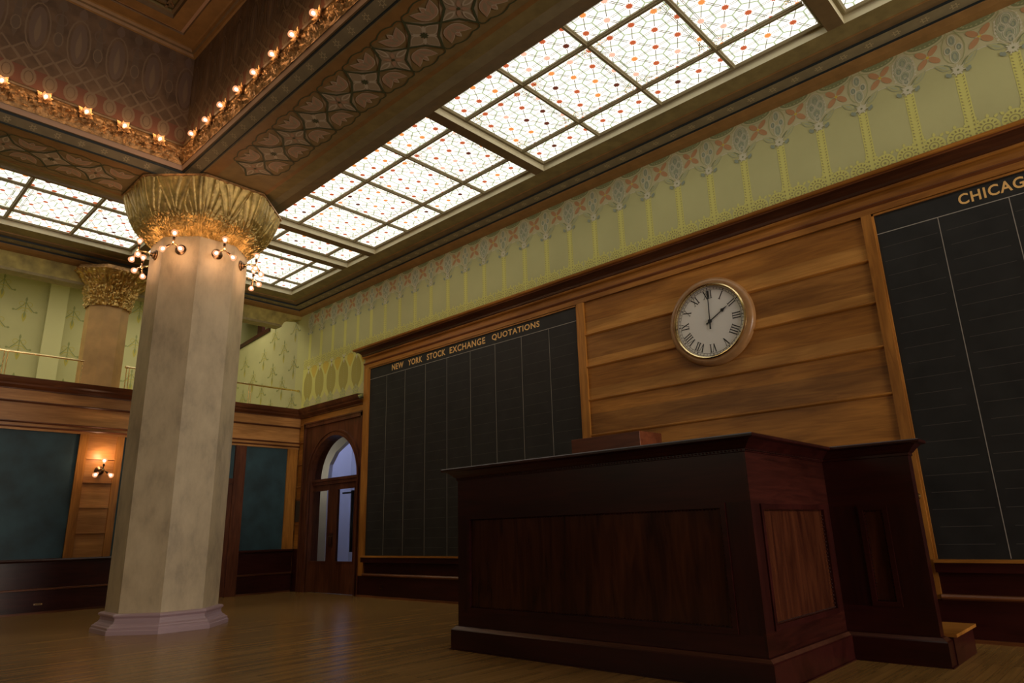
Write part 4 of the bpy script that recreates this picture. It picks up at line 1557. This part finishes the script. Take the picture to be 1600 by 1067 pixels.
def skylight(x0, x1, y0, y1, xc, yc_, label):
    r = empty('skylight', ((x0 + x1) / 2, (y0 + y1) / 2, ZC))
    tag(r, label, 'skylight', 'leaded glass skylights around the ceiling')
    b = MB()
    rect_ = [(x0, y0), (x1, y0), (x1, y1), (x0, y1)]
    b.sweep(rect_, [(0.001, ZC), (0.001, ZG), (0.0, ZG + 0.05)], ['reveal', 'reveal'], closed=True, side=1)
    b.sweep(rect_, [(0.001, ZG), (0.03, ZG), (0.04, ZG - 0.012), (0.055, ZG - 0.012), (0.075, ZG + 0.02)], ['bar'] * 4, closed=True, side=1)
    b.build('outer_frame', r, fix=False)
    gx0, gx1, gy0, gy1 = x0 + 0.07, x1 - 0.07, y0 + 0.07, y1 - 0.07
    for c in xc:
        MB().sweep([(c, gy0), (c, gy1)], [(-0.036, ZG + 0.03), (-0.036, ZG), (-0.024, ZG - 0.01), (-0.016, ZG - 0.025), (0.016, ZG - 0.025), (0.024, ZG - 0.01), (0.036, ZG), (0.036, ZG + 0.03)], 'bar').build('cross_bar', r, fix=False)
    for c in yc_:
        MB().sweep([(gx0, c), (gx1, c)], [(-0.036, ZG + 0.03), (-0.036, ZG - 0.002), (-0.024, ZG - 0.012), (-0.016, ZG - 0.027), (0.016, ZG - 0.027), (0.024, ZG - 0.012), (0.036, ZG - 0.002), (0.036, ZG + 0.03)], 'bar').build('long_bar', r, fix=False)
    XS = [gx0] + list(xc) + [gx1]
    YS = [gy0] + sorted(yc_) + [gy1]
    XS = sorted(XS)
    swap = y0 < 5.6 and x0 < -12
    for a, c in zip(XS, XS[1:]):
        for e, f in zip(YS, YS[1:]):
            glass_pane(r, a, c, e, f, c > -8.0, swap)
    # lid above so the pane is the only thing that shines
    MB().box(x0 - 0.05, x1 + 0.05, y0 - 0.05, y1 + 0.05, ZG + 0.06, ZG + 0.08, 'olive').build('light_box', r)
    return r


for q in bays:
    skylight(*q)

# ------------------------------------------------------------------ columns
OCT = PI / 8


def apo(a):
    return a / math.cos(PI / 8)


def capital_mesh(prof, z0, z1, n=44, fans=True, amp=0.022):
    """octagonal bowl with fan leaves above and curling foliage below; prof(t) gives the apothem"""
    b = MB()
    b.ml = ['gold']
    for fc in range(8):
        ang = fc * PI / 4
        nv = Vector((math.cos(ang), math.sin(ang), 0))
        tv = Vector((-math.sin(ang), math.cos(ang), 0))
        base = len(b.v)
        for i in range(n + 1):
            t = i / n
            a = prof(t)
            half = a * math.tan(PI / 8)
            for j in range(n + 1):
                u = -1 + 2 * j / n
                x, y = u * half, t * (z1 - z0)
                if fans:
                    # fronds sweep from the middle foot out to both upper corners, mirrored fronds fill the centre
                    a1 = math.atan2(y + 0.02, abs(x) + 0.02)
                    cx, cy = half - abs(x), y + 0.10
                    a2 = math.atan2(cy, cx + 0.03)
                    if abs(u) < 0.45 * t + 0.12:
                        st = 0.7 * abs(math.sin(19 * (a1 - PI / 2) + 4 * y)) ** 0.6 + 0.3 * abs(math.cos(7 * (a1 - PI / 2)))
                    else:
                        st = 0.7 * abs(math.sin(22 * a2 - 2 * y)) ** 0.6 + 0.3 * abs(math.cos(7 * a2))
                    up = min(1, max(0, (t - 0.22) / 0.25))
                    h = up * (st ** 1.5) * amp * 1.35
                    low = 1 - up
                    tb = abs(noise.noise(Vector((x * 22 + fc * 7, y * 22, 1)))) + 0.6 * abs(noise.noise(Vector((x * 48 + fc * 7, y * 48, 2))))
                    h += (low * 1.5 + 0.08) * tb * amp * 1.6
                    edge = 1 - abs(u)
                    h += 0.0 * edge
                else:
                    tb = abs(noise.noise(Vector((x * 14 + fc * 9, y * 14, 1)))) + 0.6 * abs(noise.noise(Vector((x * 33 + fc * 9, y * 33, 2))))
                    sc = 0.5 + 0.5 * math.sin(9 * u * 2 + 10 * t) * math.cos(12 * t)
                    h = tb * amp * 2.6 + sc * amp
                fade = min(1, (1 - abs(u)) / 0.05)
                p = nv * (a + h * fade) + tv * x * (1 + h * 0.0)
                b.v.append((p.x, p.y, z0 + y))
        for i in range(n):
            for j in range(n):
                q = base + i * (n + 1) + j
                b.f.append((q, q + 1, q + n + 2, q + n + 1))
                b.mi.append(0)
    for fc in range(8):
        ang = fc * PI / 4 + PI / 8
        b.tube([(apo(prof(k / 16)) * math.cos(ang), apo(prof(k / 16)) * math.sin(ang), z0 + (z1 - z0) * k / 16) for k in range(17)], 0.011 if fans else 0.014, 'gold', 8)
    return b


def main_column():
    r = empty('column', (CX, CY, 0))
    tag(r, 'large octagonal mottled stone column with flared gilded capital and mauve base', 'column')
    b = MB()
    prof = [(0.745, 0.0), (0.745, 6.14)]
    b.lathe([(apo(0.715), 0.25), (apo(0.715), 6.15)], 'stone', 8, (CX, CY, 0), 'z', OCT)
    b.build('shaft', r)
    b = MB()
    pr = [(0.87, 0.0), (0.87, 0.055), (0.855, 0.065), (0.855, 0.095), (0.83, 0.105), (0.82, 0.12), (0.785, 0.14), (0.765, 0.17), (0.76, 0.205), (0.775, 0.225), (0.79, 0.235), (0.79, 0.255), (0.765, 0.27), (0.715, 0.272)]
    b.lathe([(apo(a), h) for a, h in pr], 'purple', 8, (CX, CY, 0), 'z', OCT)
    b.build('base', r)

    def pf(t):
        pts = [(0, 0.715), (0.05, 0.76), (0.15, 0.86), (0.30, 0.965), (0.5, 1.055), (0.75, 1.13), (1.0, 1.185)]
        for (a, c), (e, f) in zip(pts, pts[1:]):
            if t <= e:
                return c + (f - c) * (t - a) / (e - a)
        return pts[-1][1]
    cb = capital_mesh(pf, 6.10, 6.95, 100, True, 0.018)
    cb.v = [(v[0] + CX, v[1] + CY, v[2]) for v in cb.v]
    cb.build('capital', r, smooth=True, fix=False)
    b = MB()
    b.lathe([(apo(1.19), 6.945), (apo(1.215), 6.955), (apo(1.215), 6.985), (apo(1.18), 6.997)], 'gold_dim', 8, (CX, CY, 0), 'z', OCT)
    b.build('abacus', r)
    return r


main_column()


def gallery_column(cx, cy, label, n=40):
    r = empty('gallery_column', (cx, cy, 4.40))
    tag(r, label, 'column', 'gallery columns')
    b = MB()
    b.lathe([(apo(0.385), 4.41), (apo(0.385), 6.22)], 'stone_warm', 8, (cx, cy, 0), 'z', OCT)
    b.build('shaft', r)

    def pf(t):
        pts = [(0, 0.385), (0.15, 0.39), (0.35, 0.415), (0.6, 0.47), (0.8, 0.58), (1.0, 0.72)]
        for (a, c), (e, f) in zip(pts, pts[1:]):
            if t <= e:
                return c + (f - c) * (t - a) / (e - a)
        return pts[-1][1]
    cb = capital_mesh(pf, 6.20, 6.93, n, False, 0.028)
    cb.v = [(v[0] + cx, v[1] + cy, v[2]) for v in cb.v]
    cb.build('capital', r, smooth=True, fix=False)
    b = MB()
    b.lathe([(apo(0.70), 6.92), (apo(0.73), 6.935), (apo(0.73), 6.98), (apo(0.72), 7.02)], 'gold_dim', 8, (cx, cy, 0), 'z', OCT)
    b.build('abacus', r)
    return r


gallery_column(XG - 0.05, 4.24, 'slender tan gallery column with leafy gilt capital, standing above the back wall')

# ------------------------------------------------------------------ lamp clusters
def make_sconce(arm=0.27, scale=1.0):
    """wall at x = 0, arm towards +x"""
    r = empty('wall_sconce', (0, 0, 0))
    b = MB()
    b.lathe([(0.0, 0.0), (0.085, 0.0), (0.09, 0.015), (0.06, 0.03), (0.065, 0.045), (0.035, 0.06), (0.03, 0.09), (0.0, 0.095)], 'bronze', 24, (0, 0, 0), 'x')
    b.build('back_plate', r, smooth=True)
    b = MB()
    pts = [(0.05 + (arm - 0.05) * k / 8, 0, 0.02 * math.sin(PI * k / 8)) for k in range(9)]
    b.tube(pts, [0.013, 0.017, 0.012, 0.012, 0.018, 0.012, 0.012, 0.016, 0.014], 'brass')
    b.lathe([(0.0, -0.03), (0.022, -0.02), (0.03, 0.0), (0.022, 0.02), (0.0, 0.03)], 'brass', 14, (arm, 0, 0.0), 'z')
    b.build('arm', r, smooth=True)
    for k, a in enumerate((90, 218, 322)):
        ca, sa = math.cos(math.radians(a)), math.sin(math.radians(a))
        dv = Vector((0.25 if k else 0.0, ca, sa)).normalized()
        o = Vector((arm, 0, 0))
        b = MB()
        b.tube([o + dv * 0.015, o + dv * 0.06, o + dv * 0.065, o + dv * 0.115], [0.009, 0.009, 0.019, 0.021], 'bronze')
        h = b.build('lamp_holder', r, smooth=True)
        b = MB()
        bulb_lathe(b, o + dv * 0.172, dv, 0.052)
        b.build('bulb', h, smooth=True)
    return r


sc0 = make_sconce()
SZ = 5.86
names = {0: 'three-bulb brass sconce facing the room, high on the big column', 1: 'three-bulb brass sconce on the right slanting face of the big column',
         2: 'three-bulb brass sconce on the right side of the big column, the lower of that pair', 3: 'three-bulb brass sconce on the back right face of the big column',
         4: 'three-bulb brass sconce on the rear face of the big column', 5: 'three-bulb brass sconce behind the left edge of the big column, the lower pair',
         6: 'three-bulb brass sconce on the left side of the big column', 7: 'three-bulb brass sconce left of centre on the big column, below its capital'}
firsts = True
for k in (0, 1, 2, 5, 6, 7):
    o = sc0 if firsts else copy_tree(sc0)
    firsts = False
    a = k * PI / 4
    o.location = (CX + 0.715 * math.cos(a), CY + 0.715 * math.sin(a), SZ)
    o.rotation_euler = (0, 0, a)
    tag(o, names[k], 'wall lamp', 'sconces around the big column')
    for zz_ in (-0.15, 0.03):
        light('sconce_glow', 'POINT', (CX + 1.03 * math.cos(a), CY + 1.03 * math.sin(a), SZ + zz_), 2.6, (1.0, 0.52, 0.27), 0.06)
o = copy_tree(sc0)
o.location = (XB - 0.012, 4.40, 2.68)
o.rotation_euler = (0, 0, 0)
tag(o, 'three-bulb brass sconce on the battened oak panel of the back wall', 'wall lamp')
light('sconce_glow', 'POINT', (XB + 0.24, 4.40, 2.98), 6.5, (1.0, 0.58, 0.34), 0.05)

# ------------------------------------------------------------------ gallery railings
def railing(y0, y1, posts, label, end=None):
    r = empty('gallery_railing', (XG + 0.12, (y0 + y1) / 2, 4.40))
    tag(r, label, 'railing', 'brass railings of the gallery')
    X = XG + 0.12
    b = MB()
    b.tube([(X, y0, 4.955), (X, y1, 4.955)], 0.022, 'brass', 12)
    for y in (y0, y1):
        b.lathe([(0, -0.04), (0.03, -0.03), (0.036, 0.0), (0.03, 0.03), (0, 0.04)], 'brass', 14, (X, y, 4.955), 'y')
    b.build('top_rail', r, smooth=True)
    for y in posts:
        b = MB()
        for q in (-0.028, 0.028):
            b.tube([(X, y + q, 4.40), (X, y + q, 4.94)], 0.011, 'brass', 10)
        b.lathe([(0.05, 4.40), (0.05, 4.415), (0.02, 4.43)], 'brass', 14, (X, y, 0), 'z')
        b.build('post', r, smooth=True)
    return r


railing(-1.0, 3.93, [-0.2, 1.2, 2.54, 3.90], 'brass gallery railing left of the slender gallery column')
railing(4.72, 8.86, [4.75, 6.1, 7.55], 'brass gallery railing right of the slender column, running to the green wall')

# ------------------------------------------------------------------ rostrum desk
def panel_bead(b, P, a0, a1, z0, z1, out, mt='mahog_x', beads=True):
    """raised moulding rectangle; P(a, out, z) -> point"""
    for (q0, q1, w0, w1) in ((a0, a1, z0, z0 + 0.045), (a0, a1, z1 - 0.045, z1)):
        b.prism([P(q0, 0, w0), P(q1, 0, w0), P(q1, 0, w1), P(q0, 0, w1)], Vector(P(0, out, 0)) - Vector(P(0, 0, 0)), mt)
    for (q0, q1) in ((a0, a0 + 0.045), (a1 - 0.045, a1)):
        b.prism([P(q0, 0, z0 + 0.0451), P(q1, 0, z0 + 0.0451), P(q1, 0, z1 - 0.0451), P(q0, 0, z1 - 0.0451)], Vector(P(0, out, 0)) - Vector(P(0, 0, 0)), mt)


def beads_row(b, pts, r=0.008, mt='mahog_z'):
    for p in pts:
        i = len(b.v)
        x, y, z = p
        b.v += [(x + r, y, z), (x - r, y, z), (x, y + r, z), (x, y - r, z), (x, y, z + r), (x, y, z - r)]
        for q in ((0, 2, 4), (2, 1, 4), (1, 3, 4), (3, 0, 4), (2, 0, 5), (1, 2, 5), (3, 1, 5), (0, 3, 5)):
            b.f.append(tuple(i + k for k in q))
            b.mi.append(b.m(mt))


def desk():
    FX0, FX1, FY, BYD = -6.11, -2.535, 5.54, 7.33
    SXR = -1.72
    r = empty('rostrum_desk', (-4.2, 6.8, 0))
    tag(r, 'long dark mahogany rostrum desk with figured panels and moulded top, in front of the clock', 'desk')
    zt = 1.87
    b = MB()
    b.box(FX0, FX1, FY, FY + 0.08, 0.0, zt, 'mahog_x')
    b.box(FX1 - 0.08, FX1, FY + 0.08, BYD, 0.0, zt, 'mahog_z')
    b.box(FX0, FX0 + 0.08, FY + 0.08, 7.9, 0.0, zt, 'mahog_z')
    b.box(FX1 - 0.08, SXR, BYD, BYD + 0.10, 0.0, zt, 'mahog_x')
    b.build('carcass', r)
    # front face framing standing proud, with recessed figured panel
    b = MB()
    f = FY - 0.022
    b.box(FX0, FX1, f, FY, 1.44, zt, 'mahog_x')
    b.box(FX0, FX1, f, FY, 0.22, 0.40, 'mahog_x')
    b.box(FX0, -5.945, f, FY, 0.40, 1.44, 'mahog_z')
    b.box(-2.74, FX1, f, FY, 0.40, 1.44, 'mahog_z')
    g = FX1 + 0.022
    b.box(FX1, g, f, BYD, 1.42, zt, 'mahog_y')
    b.box(FX1, g, f, BYD, 0.22, 0.42, 'mahog_y')
    b.box(FX1, g, f, 5.68, 0.42, 1.42, 'mahog_z')
    b.box(FX1, g, 7.16, BYD, 0.42, 1.42, 'mahog_z')
    h = BYD - 0.022
    b.box(g, SXR, h, BYD, 1.40, zt, 'mahog_x')
    b.box(g, SXR, h, BYD, 0.22, 0.48, 'mahog_x')
    b.box(g, -2.24, h, BYD, 0.48, 1.40, 'mahog_z')
    b.box(-1.98, SXR, h, BYD, 0.48, 1.40, 'mahog_z')
    b.build('frame_rails', r)
    for nm, args in (('front_panel', (-5.945, -2.74, FY - 0.006, FY, 0.40, 1.44)), ('side_panel', (FX1, FX1 + 0.006, 5.68, 7.16, 0.42, 1.42)), ('wing_panel', (-2.24, -1.98, BYD - 0.006, BYD, 0.48, 1.40))):
        p = MB().box(*args, 'flame').build(nm, r)
        b = MB()
        if nm == 'front_panel':
            P = lambda a, o, z: (a, FY - o, z)
            panel_bead(b, P, -5.945, -2.74, 0.40, 1.44, 0.036)
            a0, a1, z0, z1 = -5.89, -2.795, 0.455, 1.385
            pts = [(a0 + k * 0.035, FY - 0.016, z) for z in (z0, z1) for k in range(int((a1 - a0) / 0.035))] + [(a, FY - 0.016, z0 + k * 0.035) for a in (a0, a1) for k in range(int((z1 - z0) / 0.035))]
        elif nm == 'side_panel':
            P = lambda a, o, z: (FX1 + o, a, z)
            panel_bead(b, P, 5.68, 7.16, 0.42, 1.42, 0.036)
            a0, a1, z0, z1 = 5.735, 7.105, 0.475, 1.365
            pts = [(FX1 + 0.016, a0 + k * 0.035, z) for z in (z0, z1) for k in range(int((a1 - a0) / 0.035))] + [(FX1 + 0.016, a, z0 + k * 0.035) for a in (a0, a1) for k in range(int((z1 - z0) / 0.035))]
        else:
            P = lambda a, o, z: (a, BYD - o, z)
            panel_bead(b, P, -2.24, -1.98, 0.48, 1.40, 0.036)
            a0, a1, z0, z1 = -2.185, -2.035, 0.535, 1.345
            pts = [(a0 + k * 0.03, BYD - 0.016, z) for z in (z0, z1) for k in range(int((a1 - a0) / 0.03))] + [(a, BYD - 0.016, z0 + k * 0.03) for a in (a0, a1) for k in range(int((z1 - z0) / 0.03))]
        beads_row(b, pts)
        b.build('panel_moulding', p, fix=False)
    # plinth
    b = MB()
    path = [(FX0, 7.9), (FX0, f), (g, f), (g, h), (SXR, h), (SXR, BYD + 0.1)]
    b.sweep(path, [(0, 0.245), (0.02, 0.24), (0.05, 0.215), (0.06, 0.205), (0.06, 0.01), (0.075, 0.01), (0.075, 0.0)], ['mahog_z', 'plinth_edge', 'mahog_x', 'mahog_x', 'mahog_x', 'mahog_x'], side=-1)
    b.build('plinth', r, fix=False)
    # cornice top
    b = MB()
    b.sweep(path, [(0, 1.845), (0.012, 1.85), (0.012, 1.872), (0.025, 1.88), (0.05, 1.905), (0.085, 1.935), (0.10, 1.945), (0.135, 1.95), (0.145, 1.957), (0.145, 1.975), (0.135, 1.985), (-0.35, 1.985), (-0.35, 1.95), (0.0, 1.95)], 'mahog_x', side=-1)
    # bead course under the lip
    pts = []
    x = FX0
    while x < g:
        pts.append((x, f - 0.020, 1.862))
        x += 0.035
    y = f
    while y < h:
        pts.append((g + 0.020, y, 1.862))
        y += 0.035
    beads_row(b, pts, 0.009)
    b.build('moulded_top', r, fix=False)
    b = MB()
    b.box(FX0, FX1, 5.9, 7.4, 1.92, 1.978, 'mahog_x')
    b.build('table_top', r)
    # floor of the rostrum and the step at its open side
    b = MB()
    b.box(FX1, SXR + 0.0, BYD + 0.1, 8.35, 0.0, 0.235, 'mahog_x')
    b.box(FX0 + 0.08, FX1 - 0.08, 5.62, 8.35, 0.0, 0.235, 'mahog_x')
    b.box(-2.6, SXR + 0.10, BYD + 0.09, 8.25, 0.235, 0.262, 'oak_x')
    b.box(-2.6, SXR + 0.07, BYD + 0.1, 8.22, 0.0, 0.235, 'mahog_x')
    b.build('step', r)
    b = MB()
    b.box(FX0 + 0.0, FX0 + 0.1, 7.9, 8.3, 0, 1.87, 'mahog_z')
    b.build('back_post', r)


desk()
# reading box lying on the desk
b = MB()
x0, x1, y0, y1 = -4.94, -4.0, 6.25, 6.70
b.prism([(x0, y0, 1.985), (x0, y1, 1.985), (x0, y1, 2.27), (x0, y0, 2.262)], (x1 - x0, 0, 0), 'mahog_x')
o = b.build('desk_box', None, bevel=0.006)
M['box'] = wood('reddish_box_wood', (0.11, 0.028, 0.012), (0.19, 0.055, 0.022), (1, 9, 9), rough=0.35)
o.data.materials[0] = M['box']
tag(o, 'low reddish wooden box standing on top of the rostrum desk', 'box')

# small brass hook on the stile of the right board
b = MB()
b.lathe([(0.038, 0), (0.038, -0.014), (0.016, -0.024), (0.0, -0.024)], 'brass', 16, (-2.055, BY, 1.51), 'y')
b.tube([(-2.055, BY - 0.02, 1.51), (-2.055, BY - 0.075, 1.50), (-2.055, BY - 0.09, 1.45), (-2.055, BY - 0.065, 1.41), (-2.055, BY - 0.045, 1.425)], 0.013, 'brass')
tag(b.build('wall_hook', None, smooth=True, fix=False), 'small brass hook on the oak stile beside the right board', 'hook')
# brass outlet plates in the wainscot
b = MB()
b.box(XB + 0.03, XB + 0.038, 3.60, 3.74, 0.155, 0.185, 'brass')
b.box(XB + 0.038, XB + 0.046, 3.62, 3.72, 0.163, 0.176, 'bronze')
tag(b.build('wainscot_plate'), 'small brass plate low on the dark wainscot left of the column', 'plate')
b = MB()
b.box(-12.22, -12.12, BY + 0.002, BY + 0.01, 0.18, 0.28, 'bronze')
b.box(-12.20, -12.14, BY - 0.004, BY + 0.002, 0.20, 0.26, 'mahog_z')
tag(b.build('wall_outlet'), 'small square outlet plate low on the wainscot under the New York board', 'outlet')

# ------------------------------------------------------------------ remaining walls of the hall, behind and left of the camera
b = MB()
b.box(XE, XE + 0.2, YE, YW + 0.2, 0, 1.0, 'mahog_y')
b.box(XE, XE + 0.2, YE, YW + 0.2, 1.0, 4.4, 'oak_y')
b.box(XE, XE + 0.2, YE, YW + 0.2, 4.4, 7.4, 'plaster_green')
b.build('wall_front', kind='structure')
b = MB()
b.box(-20.7, XE, YE - 0.2, YE, 0, 1.0, 'mahog_x')
b.box(-20.7, XE, YE - 0.2, YE, 1.0, 4.4, 'oak_x')
b.box(-20.7, XE, YE - 0.2, YE, 4.4, 8.2, 'plaster_green')
b.build('wall_left', kind='structure')
